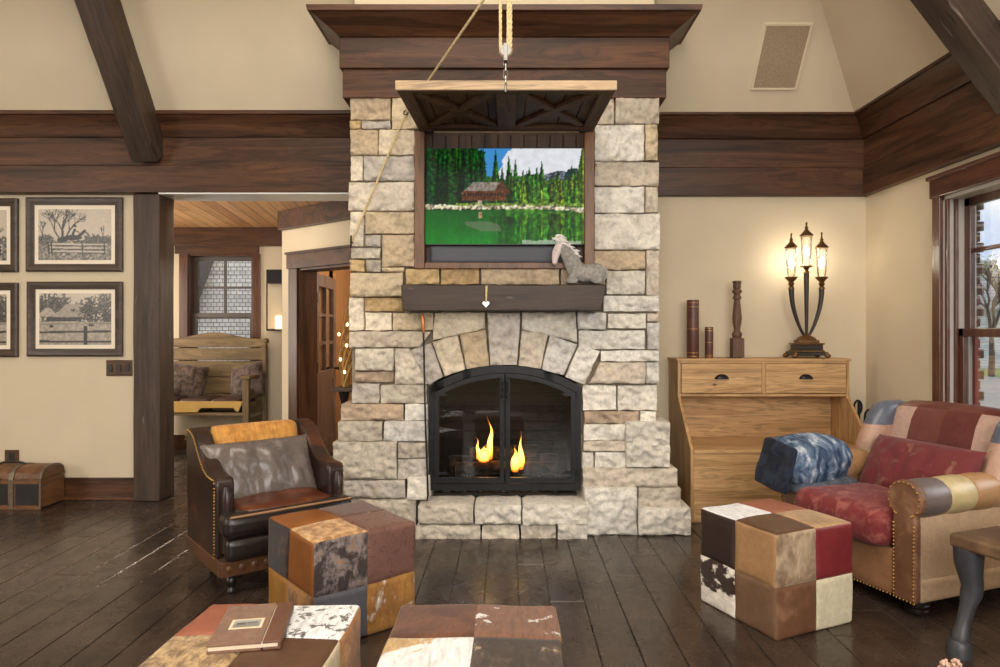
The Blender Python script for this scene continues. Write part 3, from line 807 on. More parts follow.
# stained boards and great crown round the top of the chimney
def csweep(prof,name,parent,mat):
    st=[lambda p:(xl-.0-p,yb),lambda p:(xl-p,YF-p),lambda p:(xr_+p,YF-p),lambda p:(xr_+p,yb)]
    o=sweep(prof,st,mat,name); return o
z68=Z(68,YF-.06); z35=Z(35.5,YF-.08); z97=Z(97.5,YF-.05)
struct(csweep([(-.03,z97),(.045,z97),(.045,z68-.004),(.04,z68),(-.03,z68)],'trim_9',None,M['trimx']),'lower stained board of the chimney crown')
struct(csweep([(-.03,z68),(.062,z68),(.062,z35-.004),(.055,z35),(-.03,z35)],'trim_10',None,M['trimx']),'upper stained board of the chimney crown')
struct(csweep([(-.03,z35),(.066,z35),(.075,z35+.012),(.205,Z(9,YF-.24)),(.225,Z(9,YF-.24)),(.232,Z(3.2,YF-.24)),(-.03,Z(3.2,YF-.24))],'trim_11',None,M['trimx']),'wide flaring stained crown moulding round the chimney top')

# ================================================================ SCREEN RECESS AND SHUTTER
tc_=thing('screen_cabinet','stained wood recess frame with raised shutter lid on the chimney above the mantel','cabinet',((nx0+nx1)/2,YF,nz0))
M['frameoak']=m_wood('warm_frame_wood',srgb(92,60,36),srgb(138,96,62),'z',1,.4,.15)
M['darkplank']=m_wood('dark_plank',srgb(48,34,26),srgb(88,64,50),'z',1,.5,.2)
M['darkplanky']=m_wood('dark_lid_plank',srgb(66,46,34),srgb(112,82,62),'y',1,.65,.2,spec=.2)
M['darkplankx']=m_wood('dark_lid_rail',srgb(66,46,34),srgb(112,82,62),'x',1,.65,.2,spec=.2)
M['litedge']=m_wood('lit_lid_edge',srgb(170,142,108),srgb(200,172,136),'x',1,.45,.1)  # paler than the lid wood: light on the front edge put into colour
yA,yBk=4.425,yc+.02
f=MB(); ox0,ox1=X(414.5,yA),X(594.5,yA); oz0=Z(268.5,yA); oz1=Z(131,yA)
wv=X(424.5,yA)-ox0
f.box(ox0,ox0+wv,yA,yBk,oz0,oz1).box(ox1-wv,ox1,yA,yBk,oz0,oz1).box(ox0+wv+.0005,ox1-wv-.0005,yA+.001,yBk,oz0,oz0+.040)
f.build('frame',M['frameoak'],tc_,smooth=0,bevel=.004)
li=MB(); li.box(nx0,nx0+.03,yc,yc+.26,nz0,nz1).box(nx1-.03,nx1,yc,yc+.26,nz0,nz1).box(nx0,nx1,yc,yc+.26,nz0,nz0+.02).box(nx0,nx1,yc,yc+.26,nz1-.02,nz1)
li.build('liner',M['darkplank'],tc_,smooth=0)
bkp=MB(); k=0; x=nx0
while x<nx1-.01:
    bkp.box(x+.003,min(x+.084,nx1),yc+.002,yc+.02,nz0,nz1); x+=.087
bkp.box(nx0,nx1,yc+.02,yc+.03,nz0,nz1)
bkp.build('back_boards',M['darkplank'],tc_,smooth=0,bevel=.003)
# lid, local frame: hinge along x at origin, lid runs toward -y, underside at z=0 downwards rails
LW,LL=1.135,.945
slope=math.atan2(2.615-2.555,.96)
LM=Matrix.Translation(((X(419,4.44)+X(594,4.44))/2,4.445,2.618))@Euler((slope,0,0)).to_matrix().to_4x4()
def ob(mb,x0,x1,y0,y1,z0,z1): return mb.box(x0,x1,y0,y1,z0,z1,0,LM)
pl=MB(); x=-LW/2+.03
nP=10; pw=(LW-.06)/nP
for k in range(nP): ob(pl,x+k*pw+.003,x+(k+1)*pw-.003,-LL+.02,-.01,.016,.034)
ob(pl,-LW/2+.02,LW/2-.02,-LL+.02,-.01,.030,.040)
lid=pl.build('lid',M['darkplanky'],tc_,smooth=0,bevel=.003)
h=LW/2
for (a,b,c,d,) in ((-h,-h+.075,-LL+.02,0),(h-.075,h,-LL+.02,0)): ob(MB(),a,b,c,d,-.012,.042).build('side_rail',M['darkplanky'],lid,smooth=0,bevel=.004)
for (c,d) in ((-.11,0),(-LL+.022,-LL+.085)): ob(MB(),-h+.0755,h-.0755,c,d,-.011,.016).build('cross_rail',M['darkplankx'],lid,smooth=0,bevel=.004)
rs=MB(); ob(rs,-.055,.055,-LL+.08,-.11,-.012,.016); rs.build('centre_stile',M['darkplanky'],lid,smooth=0,bevel=.004)
def brace(x0,y0,x1,y1,w,dz):
    mb=MB(); a=Vector((x0,y0,0)); b=Vector((x1,y1,0)); t=(b-a).normalized(); nn=Vector((-t.y,t.x,0))*w/2
    mb.prism([tuple((a-nn)[:2]),tuple((b-nn)[:2]),tuple((b+nn)[:2]),tuple((a+nn)[:2])],'z',-.010+dz,.016,0,LM)
    return mb.build('brace',M['darkplankx'],lid,smooth=0,bevel=.003)
for s in (-1,1):
    xi,xo=s*.075,s*(h-.095)
    brace(xi,-.125,xo,-LL+.10,.055,0); brace(xi,-LL+.10,xo,-.125,.055,.004)
rs=MB(); ob(rs,-h-.004,h+.004,-LL,-LL+.022,-.012,.036); lab(rs.build('lid_edge',M['litedge'],lid,smooth=0,bevel=.003),'wooden front edge of the lid in a lit pale tone')
for s in (-1,1): ob(MB(),s*(h-.06)-.03,s*(h-.06)+.03,-.05,.01,-.02,.0).build('hinge',M['iron'],tc_,smooth=0,bevel=.002)
# chain, pulley, rope
PX=-.012; yl=3.50
ch=thing('shutter_pulley','galvanised chain and rope pulley holding up the shutter lid','pulley',(PX,yl,2.56))
cm=MB()
def link(c,Lh,w,r,ax):
    pts=[]
    for k in range(16):
        a=2*math.pi*k/16; u=w*math.cos(a); v=(Lh-w)*(1 if math.sin(a)>0 else -1)*(1 if abs(math.sin(a))>1e-6 else 0)+w*math.sin(a)
        pts.append(Vector(c)+(Vector((u,0,v)) if ax else Vector((0,u,v))))
    cm.tube(pts,r,6,closed=True)
zt_=Z(86,yl); z=zt_
cm.tube([(PX,yl,zt_-.03),(PX,yl,zt_+.02)],.006,8)
for k in range(4): link((PX,yl,zt_+.028+k*.032),.022,.011,.0038,k%2)
cm.build('chain',M['steel'],ch,smooth=60)
zp=Z(51,yl)
pm=MB(); my=Matrix.Rotation(R(90),4,'X')
pm.lathe([(.012,-.014),(.03,-.014),(.030,-.009),(.022,-.003),(.022,.003),(.030,.009),(.03,.014),(.012,.014)],(PX,yl,zp),18,0,my)
pm.box(PX-.010,PX+.010,yl-.020,yl-.015,zp-.05,zp+.034).box(PX-.010,PX+.010,yl+.015,yl+.02,zp-.05,zp+.034)
pm.box(PX-.01,PX+.01,yl-.02,yl+.02,zp-.055,zp-.045)
pm.build('sheave',M['steel'],ch,smooth=40,bevel=.002)
zu=3.13
um=MB(); um.lathe([(.012,-.02),(.036,-.02),(.036,-.012),(.026,-.004),(.026,.004),(.036,.012),(.036,.02),(.012,.02)],(PX,yl,zu),18,0,my)
um.box(PX-.012,PX+.012,yl-.028,yl-.022,zu-.04,zu+.08).box(PX-.012,PX+.012,yl+.022,yl+.028,zu-.04,zu+.08).box(PX-.012,PX+.012,yl-.028,yl+.028,zu+.07,zu+.08)
um.tube([(PX,yl,zu+.075),(PX,yl,3.43)],.007,8)
um.build('upper_sheave',M['steel'],ch,smooth=40,bevel=.002)
def ropemesh(pts,r):
    """three-strand twisted rope along a polyline"""
    mb=MB(); P_=[Vector(p) for p in pts]; out=[]
    for i in range(len(P_)-1):
        L=(P_[i+1]-P_[i]).length; n=max(1,int(L/.012))
        out+=[P_[i]+(P_[i+1]-P_[i])*k/n for k in range(n)]
    out.append(P_[-1]); 
    for s in range(3):
        ps=[]
        for i,p in enumerate(out):
            t=(out[min(i+1,len(out)-1)]-out[max(i-1,0)]).normalized(); a=t.orthogonal().normalized() if abs(t.x)<.9 else t.cross(Vector((0,1,0))).normalized()
            a=Vector((1,0,0)); a=(a-t*a.dot(t)).normalized() if abs(t.x)<.95 else Vector((0,1,0)); b=t.cross(a)
            ph=i*.9+s*2.094
            ps.append(p+(a*math.cos(ph)+b*math.sin(ph))*r*.5)
        mb.tube(ps,r*.58,6)
    return mb
eye=P(406,113,4.425); cleat=P(351.5,242,4.43)
arc=[Vector((PX-.026*math.cos(a),yl,zp-.026*math.sin(a)+.0)) for a in [math.pi*k/8 for k in range(9)]]
pts=[cleat,eye,Vector((PX-.034,yl+.03,zu+.012))]
ropemesh(pts,.0075).build('rope',M['rope'],ch,smooth=70,recalc=False)
ropemesh([Vector((PX-.028,yl,zu))]+arc+[Vector((PX+.026,yl,zu))],.0085).build('rope',M['rope'],ch,smooth=70,recalc=False)
ropemesh([Vector((PX+.014,yl+.0,zu)),Vector((PX+.012,yl,zp+.02))],.0085).build('rope',M['rope'],ch,smooth=70,recalc=False)
ck=MB(); ck.tube([(eye.x,4.50,eye.z),(eye.x,4.42,eye.z)],.006,8); ck.tube([Vector((eye.x+.014*math.cos(a),4.42,eye.z+.014*math.sin(a))) for a in [k*math.pi/6 for k in range(12)]],.004,6,closed=True)
ck.build('eyelet',M['iron'],ch,smooth=60); ck=MB(); ck.tube([(cleat.x,4.50,cleat.z),(cleat.x,4.42,cleat.z)],.007,8); ck.tube([(cleat.x,4.42,cleat.z-.04),(cleat.x,4.412,cleat.z),(cleat.x,4.42,cleat.z+.04)],.006,8)
ck.build('cleat',M['iron'],ch,smooth=60)

# ================================================================ SCREEN
ty=4.475
tv=thing('television','flat screen showing a wooden cabin by a green mountain lake above the mantel','television',(X(505.5,ty),ty,Z(243.5,ty)))
tx0,tx1,tz0,tz1=X(423.5,ty),X(587.5,ty),Z(244,ty),Z(148.5,ty)
MB().box(tx0-.006,tx1+.006,ty+.002,ty+.05,tz0-.008,tz1+.006).build('casing',M['ironsoft'],tv,smooth=0,bevel=.003)
# picture, painted as a fine grid of colours
W_,H_=190,110
rs_=np.random.RandomState(3)
img=np.zeros((H_,W_,3)); U,V=np.meshgrid((np.arange(W_)+.5)/W_,(np.arange(H_)+.5)/H_)
def sm(seed,fx,fy):
    out=np.zeros((H_,W_))
    for j in range(H_):
        for i in range(W_): out[j,i]=NZ.fractal(Vector((U[j,i]*fx,V[j,i]*fy,seed)),1,2,3)
    return out
n1=sm(1.3,6,3.5); n2=sm(4.1,26,16); n3=sm(8.7,60,34)
def setp(mask,col,var=None,amt=0):
    c=np.array(col)/255.
    v=(1+amt*(var if var is not None else 0))
    v=np.asarray(v); 
    full=np.clip(c[None,None,:]*(v[...,None] if v.ndim==2 else v),0,1)*np.ones((H_,W_,1))
    img[mask]=full[mask]
setp(V<=1,(70,150,215)); setp((n1*1.0+(U-.55)*2.2+(V-.1)*.8>-.06)&(V<.5),(238,240,246),n2,.06)
hill=.27+.10*np.abs(U-.62)*2+n1*.05-.08*np.exp(-((U-.82)/.1)**2)
setp(V>hill,(44,88,32),n2,.7); setp((U<.36+n2*.05)&(V>-.1+.9*np.clip(U-.22,0,1)),(16,48,20),n3,.8)
cliff=(np.abs(U-.82)<.075+n2*.03)&(V>hill)&(V<.36+n2*.05); setp(cliff,(98,106,116),n3,.9)
setp((U>.86)&(U<.96)&(V>.22+n2*.05)&(V<.42),(40,62,66),n3,.5)
setp((V>.33+n2*.05)&(U>.5),(86,132,38),n2,.8)
def conif(x,yb_,yt,w,col,amt=.8):
    t=np.clip((V-yt)/(yb_-yt),0,1); saw=.75+.35*np.abs(((V*34)%1)-.5)
    m=(V>yt)&(V<yb_)&(np.abs(U-x)<w*t*saw+.002); setp(m,col,n3,amt)
    img[m]*=(1-.45*(U[m]<x)[:,None])
for k in range(60):
    x=rs_.uniform(0,.37); conif(x,.60,rs_.uniform(-.22,.2)+.25*max(0,x-.2),rs_.uniform(.03,.055),(rs_.randint(14,40),rs_.randint(52,84),rs_.randint(18,30)))
for x,t,w in ((.44,.02,.05),(.52,.08,.045),(.56,.12,.04),(.48,.2,.04),(.63,.24,.04),(.69,.2,.045),(.72,.14,.05),(.77,.3,.04),(.85,.32,.04)): conif(x,.60,t,w,(44,98,30))
for k in range(26):
    x=rs_.uniform(.52,.93); conif(x,.60,rs_.uniform(.18,.34)+.06*abs(x-.82),rs_.uniform(.03,.045),(rs_.randint(40,70),rs_.randint(92,124),rs_.randint(26,40)))
for k in range(30):
    x=rs_.uniform(.55,.93); conif(x,.62,rs_.uniform(.3,.46),rs_.uniform(.02,.035),(rs_.randint(70,130),rs_.randint(130,170),rs_.randint(24,50)))
conif(.97,.64,-.05,.085,(120,160,40)); conif(.925,.62,.22,.03,(90,140,40))
water=V>.645+n1*.01; setp(water,(28,112,34),n1,.5)
ref=np.clip((V-.645)/.36,0,1)
wy=np.clip(((.645-(V-.645)*.75)*H_).astype(int),0,H_-1); mir=img[wy,np.arange(W_)[None,:]]
bl_=.55+.25*np.clip((U-.5)*2,-1,1); wd=np.clip((.62+n1*.2-U)*5,0,1)
img[water]=(img*(1-bl_[...,None])+mir*bl_[...,None]*np.array([.9,1.0,.7]))[water]
dk=img*.45+np.array([22,110,30])/255*.62*(.85+.55*ref[...,None]); img[water]=(img*(1-wd[...,None])+dk*wd[...,None])[water]
bank=(np.abs(V-.61-.05*np.clip((U-.75)*3,0,1)-n2*.012)<.022); setp(bank,(196,184,150),n3,1.0)
setp((np.abs(V-.585-n2*.012)<.012)&(U>.2),(120,150,56),n3,.6)
roof=(V>.35+.0*U)&(V<.47)&(U>.23+(.47-V)*.65)&(U<.51-(.47-V)*.25+0); setp(roof&(V>.34),(142,130,118),n3,.35)
gab=(V<.47)&(V>.335)&(np.abs(U-.475)<(V-.335)*.42); setp(gab,(96,58,34),n3,.5)
wall=(V>=.45)&(V<.545)&(U>.235)&(U<.50); setp(wall,(104,58,32),n3,.5)
setp((V>.465)&(V<.5)&(U>.24)&(U<.49)&((U*60)%1<.6),(44,26,18)); setp((V>.545)&(V<.60)&(U>.33)&(U<.36),(188,170,140),n3,.4)
r2=(V>.76)&(V<.86)&(np.abs(U-.36-(V-.8)*.9)<.10-np.abs(V-.8)*.6); img[r2]=img[r2]*.4+np.array([.52,.50,.42])*.6
setp((V>.66)&(V<.73)&(U>.335)&(U<.36),(170,140,96),n3,.3)
pt=water&(V>.95+n1*.05)&(U>.6)&(U<.96); img[pt]=img[pt]*.4+.55
img=np.clip(img,0,1)
lin=np.where(img<=.04045,img/12.92,((img+.055)/1.055)**2.4)
def picture(lin,x0,x1,y,z0,z1,name,mat,parent):
    """flat picture facing -y; one vertex per picture element"""
    h,w=lin.shape[:2]; mb=MB()
    def fn(u,v): return Vector((x0+(x1-x0)*u,y,z1+(z0-z1)*v))
    mb.grid(fn,w-1,h-1); mb.f=[f[::-1] for f in mb.f]; mb.c=[tuple(c) for c in lin.reshape(-1,3)]
    return mb.build(name,mat,parent,smooth=0,col=True,recalc=False)
M['screen']=m_picture('lit_screen_picture',.66)
picture(lin,tx0,tx1,ty,tz0,tz1,'screen',M['screen'],tv)
M['grillcloth']=m_plain('charcoal_cloth',srgb(82,84,92),.6,var=.1,scale=200,bstr=.2)
sb=MB(); 
sb.rbox((X(503.5,ty),ty+.03,Z(254.5,ty)),(X(577,ty)-X(430,ty),.075,Z(246,ty)-Z(263,ty)),.02,10)
o=sb.build('soundbar',M['grillcloth'],smooth=50,merge=.0003); tag(o,'long charcoal soundbar lying under the television in the recess','soundbar')
# ================================================================ PATCHWORK OTTOMANS
lea={}
def L(nm,rgb,rough=.4,var=.22,worn=None):
    M['leather_'+nm]=m_leather('leather_'+nm,srgb(*rgb),rough,var,worn=srgb(*worn) if worn else None); return 'leather_'+nm
def Hd(nm,a,b,thr=.5,scale=6,soft=.02,third=None,hair=70):
    M['hide_'+nm]=m_hide('hide_'+nm,srgb(*a),srgb(*b),thr,scale,soft,third=srgb(*third) if third else None,hair=hair); return 'hide_'+nm
L('black_brown',(52,38,34)); L('tan',(160,123,84),.45,.12); L('suede_brown',(110,82,60),.6,.1); L('burgundy',(116,38,42),.35,.16)
L('distressed',(110,74,52),.5,.25,(164,124,94)); L('cream',(206,196,168),.55,.05); L('dark_brown',(86,58,40),.4,.25)
L('terracotta',(152,92,70),.45,.12); L('cognac',(134,80,36),.35,.2); L('mauve',(112,80,72),.28,.10); L('slate',(92,92,100),.4,.08)
L('walnut',(82,54,42),.35,.25); L('gold',(158,112,52),.4,.2); L('light_cream',(214,200,172),.5,.06)
L('dusk',(104,92,90),.35,.15); L('navy_grey',(88,94,108),.3,.15); L('rose',(186,132,122),.35,.12); L('blush_tan',(176,140,120),.4,.1); L('wine_brown',(104,58,52),.35,.2); L('dusty',(176,146,132),.4,.12); L('camel',(162,124,86),.35,.15); L('oxblood',(92,44,40),.35,.2); L('olive_gold',(186,168,124),.35,.15); L('orange',(190,104,44),.4,.15); L('sand',(190,160,130),.5,.08); L('caramel',(140,100,70),.38,.2)
Hd('white',(232,232,234),(214,214,216),.5,4,.2); Hd('tan',(188,152,108),(146,112,78),.5,7,.12); Hd('grey_tan',(182,160,132),(120,96,74),.52,6,.10)
Hd('cow',(52,34,24),(226,218,204),.47,4.2,.015); Hd('red_brown',(150,86,58),(132,74,52),.5,5,.2)
Hd('brindle_dark',(40,26,20),(104,66,38),.60,6,.08,hair=90); Hd('brindle_grey',(64,54,54),(134,122,118),.52,15,.06,third=(150,108,74)); Hd('speckle_tan',(160,116,70),(198,158,110),.5,26,.06)
Hd('brown_white',(94,66,54),(100,70,58),.6,5,.03,third=(228,222,216)); Hd('gold_white',(178,128,66),(150,104,54),.5,6,.06,third=(232,226,216))
Hd('gold_stripe',(160,112,56),(94,60,34),.55,6,.05,third=(206,160,96)); Hd('white_speck',(104,100,96),(226,228,230),.44,32,.02); Hd('curly_tan',(120,94,64),(186,156,114),.5,18,.08,hair=110)
Hd('white_tan',(226,226,226),(190,158,110),.56,3.6,.012); Hd('brown_patch',(224,222,220),(120,84,66),.43,4.5,.012); Hd('dark_fleck',(62,50,42),(80,66,56),.55,10,.05,third=(184,160,128)); Hd('brown',(110,68,46),(82,50,34),.5,8,.1); Hd('golden',(172,116,58),(196,150,92),.52,7,.08)
M['seam']=m_plain('seam_welt',srgb(150,120,88),.6,var=.3)
def ottoman(label,c,ang,sx,sy,h,P_,default):
    names=sorted({v for f in P_.values() for v in f.values()}|set(default)); idx={n:i for i,n in enumerate(names)}
    def mf(face,a,b):
        k=(int(a>0),int(b>0)); f=P_.get(face)
        return idx[f[k]] if f else idx[default[(k[0]+k[1]*2+ord(face[1]))%len(default)]]
    us=[-1,-.985,-.95,-.9,-.75,-.5,-.25,-.1,-.04,-.014,0,.014,.04,.1,.25,.5,.75,.9,.95,.985,1]
    S=(sx/2,sy/2,h/2)
    def fn(p,nrm):
        q=Vector(p); big=[abs(p[i])/S[i] for i in range(3)]; ax=big.index(max(big))
        o=[i for i in range(3) if i!=ax]; sg=1 if p[ax]>0 else -1
        d=min(abs(p[o[0]]),abs(p[o[1]]))
        w=1-max(big[o[0]],big[o[1]])**6
        q[ax]-=sg*.006*math.exp(-(d/.006)**2)*w
        j=NZ.noise_vector(p*6+Vector((c[0],c[1],0))*9)*.005
        return q+j
    mb=MB(); mb.rbox((0,0,h/2),(sx,sy,h),.016,6,(.008,.008,.010),mf,fn,us=us)
    o=mb.build('patchwork_ottoman',[M[n] for n in names],None,smooth=60,merge=.0004,world=False)
    o.location=(c[0],c[1],0); o.rotation_euler=(0,0,ang); tag(o,label,'ottoman',group='patchwork ottomans'); return o
def from_corner(nx,ny,ang,sx,sy):
    a=Vector((math.cos(ang),math.sin(ang))); b=Vector((-a.y,a.x)); p=Vector((nx,ny))+a*sx/2+b*sy/2; return (p.x,p.y)
HT=.450
ottoman('patchwork cowhide ottoman with burgundy and cream patches in front of the right armchair',from_corner(1.128,2.855,R(24.4),.46,.485),R(24.4),.46,.485,HT,
 {'-x':{(1,1):'leather_black_brown',(0,1):'leather_tan',(1,0):'hide_cow',(0,0):'leather_suede_brown'},
  '-y':{(0,1):'hide_grey_tan',(1,1):'leather_burgundy',(0,0):'leather_distressed',(1,0):'leather_cream'},
  '+z':{(0,0):'leather_dark_brown',(0,1):'hide_white',(1,0):'hide_tan',(1,1):'leather_terracotta'}},['leather_tan','hide_tan','leather_walnut'])
ottoman('patchwork ottoman with cognac and glossy mauve leather patches in front of the dark armchair',from_corner(-.787,2.748,R(39.7),.485,.505),R(39.7),.485,.505,HT,
 {'-x':{(1,1):'hide_brindle_dark',(0,1):'leather_cognac',(1,0):'leather_gold',(0,0):'hide_gold_stripe'},
  '-y':{(0,1):'hide_brindle_grey',(1,1):'leather_mauve',(0,0):'leather_slate',(1,0):'hide_gold_white'},
  '+z':{(0,0):'hide_speckle_tan',(0,1):'leather_cognac',(1,0):'leather_mauve',(1,1):'hide_brown_white'}},['leather_tan','hide_tan','leather_walnut'])
a=R(2.4)
ottoman('patchwork ottoman with a white speckled patch carrying the brown album',(-.708,1.900),-a,.480,.480,HT,
 {'+z':{(0,1):'leather_terracotta',(1,1):'hide_white_speck',(0,0):'hide_curly_tan',(1,0):'leather_dark_brown'},
  '+x':{(0,0):'leather_light_cream',(1,0):'leather_cognac',(0,1):'leather_light_cream',(1,1):'hide_golden'}},['leather_tan','hide_tan','leather_walnut'])
ottoman('patchwork ottoman with white and tan hide top cut off by the bottom edge',(-.095,1.893),R(-.6),.488,.488,HT,
 {'+z':{(0,1):'hide_brown',(1,1):'hide_brown_patch',(0,0):'hide_white_tan',(1,0):'hide_dark_fleck'}},['leather_tan','hide_tan','leather_walnut'])

# album lying on the left front ottoman
M['albumcloth']=m_fabric('brown_album_cloth',srgb(122,92,74),srgb(134,102,82),40,.8,.3)
M['albumspine']=m_leather('album_spine',srgb(104,70,54),.5,.15)
M['page']=m_plain('album_pages',srgb(222,206,180),.8,var=.06,scale=80)
M['mount']=m_plain('cream_mount',srgb(224,208,176),.6,var=.03)
al=thing('photo_album','brown cloth photo album with a small inset picture lying on an ottoman','album',(-.722,1.925,HT+.010),R(10))
aw,ah,at_=.185,.262,.023
lp=MB().box(-aw/2+.003,aw/2-.006,-ah/2+.004,ah/2-.004,.006,at_-.006); lp.build('pages',M['page'],al,smooth=0,world=False)
for z in (0,at_-.006):
    MB().box(-aw/2,aw/2-.048,-ah/2,ah/2,z,z+.006).build('cover',M['albumcloth'],al,smooth=0,bevel=.0015,world=False)
    MB().box(aw/2-.044,aw/2,-ah/2,ah/2,z,z+.0062).build('binding_strip',M['albumspine'],al,smooth=0,bevel=.0015,world=False)
MB().box(aw/2-.004,aw/2+.002,-ah/2,ah/2,0,at_).build('spine',M['albumspine'],al,smooth=0,bevel=.0015,world=False)
fr=MB().box(-.058,.030,-.040,.022,at_,at_+.0015).build('picture_mount',M['mount'],al,smooth=0,world=False)
pw,ph=40,26
u,v=np.meshgrid((np.arange(pw)+.5)/pw,(np.arange(ph)+.5)/ph)
g=np.full((ph,pw),.36); g[v>.6]=.25; g[(abs(v-.52)<.12)&(abs(u-.3)<.18)]=.12; g[(abs(v-.46)<.10)&(abs(u-.7)<.2)]=.16; g[(v<.25)]=.42
pic=np.stack([g,g*.97,g*.92],-1)
mb=MB(); mb.grid(lambda a,b:Vector((-.050+.072*a,.015-.048*b,at_+.002)),pw-1,ph-1); mb.f=[f[::-1] for f in mb.f]; mb.c=[tuple(c) for c in pic.reshape(-1,3)]
M['print']=m_picture('printed_picture',0,.35)
mb.build('inset_picture',M['print'],fr,smooth=0,col=True,recalc=False,world=False)

# ================================================================ LEFT ARMCHAIR
L('chair_dark',(42,26,21),.32,.3,(92,48,26)); L('chair_seat',(84,42,22),.30,.35,(136,74,36)); L('chair_black',(34,26,24),.3,.3); L('pillow_dark',(98,89,85),.24,.14)
Hd('back_tan',(198,144,72),(168,112,50),.52,16,.12); L('apron',(88,56,34),.4,.25)
M['brass']=m_plain('brass_nail',srgb(176,136,78),.3,metal=.9,var=.2)
M['blackwood']=m_plain('black_turned_wood',srgb(30,24,22),.3,var=.2)
M['piping']=m_leather('tan_piping',srgb(150,110,74),.5,.2)
ac=thing('leather_armchair','dark brown leather armchair with tan cowhide back left of the fireplace','armchair',(-1.395,3.30,0),R(39.5))
W,Dp=.69,.60
def arm_profile(n=14):
    # (depth, height) outline of the swooping arm-and-wing panel
    top=[(.0,.50),(.006,.535),(.03,.560),(.07,.572),(.14,.572),(.21,.578),(.28,.600),(.34,.640),(.40,.695),(.45,.740),(.50,.762),(.555,.772),(.60,.768)]
    return [(0.0,.17)]+top+[(.62,.70),(.60,.17)]
for s,x0,x1 in ((0,0,.095),(1,W-.095,W)):
    mb=MB(); mb.prism([(max(y,.085+.25*y) if y<.1 else y,z) for y,z in arm_profile()],'x',x0,x1)
    o=mb.build('arm',M['leather_chair_dark'],ac,bevel=.026,seg=4,smooth=50,world=False)
    # front scroll pad
    mb=MB(); 
    pts=[((x0+x1)/2,.078,.20+.33*k/8) for k in range(9)]
    mb.tube(pts,[.040,.043,.044,.044,.046,.048,.048,.044,.024],12,sq=.55)
    mb.build('arm_front',M['leather_chair_dark'],ac,smooth=60,world=False)
    nl=MB(); pr=arm_profile()[1:]
    xx=x0-.001 if s==0 else x1+.001
    path=[]; 
    for k in range(len(pr)-2):
        g_=lambda y:(.085+.25*y if y<.1 else y); a_=Vector((xx,g_(pr[k][0])+.012,pr[k][1]-.014)); b_=Vector((xx,g_(pr[k+1][0])+.012,pr[k+1][1]-.014)); m=max(1,int((b_-a_).length/.016))
        path+=[a_+(b_-a_)*t/m for t in range(m)]
    path+=[Vector((xx,.100,.49-.0165*t)) for t in range(20)]
    for p in path: nl.ball(p,.0055,6)
    q=nl.build('nailhead_trim',M['brass'],ac,smooth=60,world=False); q['kind']='stuff'
# back: upholstered shell
mb=MB(); mb.rbox((W/2,.545,.47),(W-.10,.11,.60),.045,8,(0,.01,0),fn=lambda p,n:Vector((p.x,p.y+.04*(p.z/.3)*.5,p.z)))
mb.build('backrest',M['leather_chair_black'],ac,smooth=60,merge=.0004,world=False)
mb=MB(); mb.rbox((W/2,.505,.655),(W-.19,.075,.235),.035,8,(0,.012,.004),fn=lambda p,n:Vector((p.x,p.y+.03*(p.z/.1),p.z)))
lab(mb.build('back_panel',M['hide_back_tan'],ac,smooth=60,merge=.0004,world=False),'tan cowhide upper back')
mb=MB(); mb.rbox((W/2,.29,.225),(W-.11,.56,.13),.035,8,(0,.0,.0)); mb.build('seat_deck',M['leather_chair_black'],ac,smooth=60,merge=.0004,world=False)
def tuck(p,n):
    q=Vector(p); w=NZ.noise(Vector((p.x*7,p.y*7,2)))*.008; q.z+=w*(1 if p.z>0 else .2); q.y-=.018*(1-(p.x/.3)**2)*(1 if p.y<0 else 0); return q
mb=MB(); mb.rbox((W/2,.225,.352),(W-.175,.50,.135),.045,9,(0,0,.022),fn=tuck)
# T-shaped front of the cushion covering the arm fronts
mb.build('seat_cushion',M['leather_chair_seat'],ac,smooth=60,merge=.0004,world=False)
mb=MB(); mb.rbox((W/2,.02,.350),(W-.01,.15,.125),.045,9,(0,.012,.004)); mb.build('cushion_front',M['leather_chair_black'],ac,smooth=60,merge=.0004,world=False)
mb=MB(); mb.tube([(.03,-.055,.402),(W*.3,-.068,.406),(W*.5,-.07,.407),(W*.7,-.068,.406),(W-.03,-.055,.402)],.006,8); mb.build('piping',M['piping'],ac,smooth=60,world=False)
mb=MB(); mb.rbox((W/2,-.008,.235),(W-.03,.07,.12),.04,8,(0,.01,0)); mb.build('front_rail',M['leather_chair_black'],ac,smooth=60,merge=.0004,world=False)
ap=MB(); ap.box(0,W,-.012,.012,.104,.178).box(-.006,.012,.0125,.60,.104,.178).box(W-.012,W+.006,.0125,.60,.104,.178).box(.0125,W-.0125,.585,.60,.104,.178)
ap.build('apron',M['leather_apron'],ac,smooth=0,bevel=.004,world=False)
mm=Matrix.Rotation(R(90),4,'X')
for k in range(11): MB().lathe([(0,.006),(.012,.005),(.018,.002),(.02,0)],(.04+k*(W-.08)/10,-.0125,.141),12,0,mm).build('apron_stud',M['leather_apron'],ac,smooth=50,world=False)
lg=[(.030,.108),(.030,.095),(.018,.088),(.026,.075),(.030,.062),(.026,.048),(.015,.036),(.015,.028),(.022,.018),(.024,.008),(.020,0)]
for x,y in ((.07,.06),(W-.07,.06),(.09,.42),(W-.09,.42)):
    MB().lathe(list(reversed(lg)),(x,y,0),16).build('leg',M['blackwood'],ac,smooth=50,world=False)
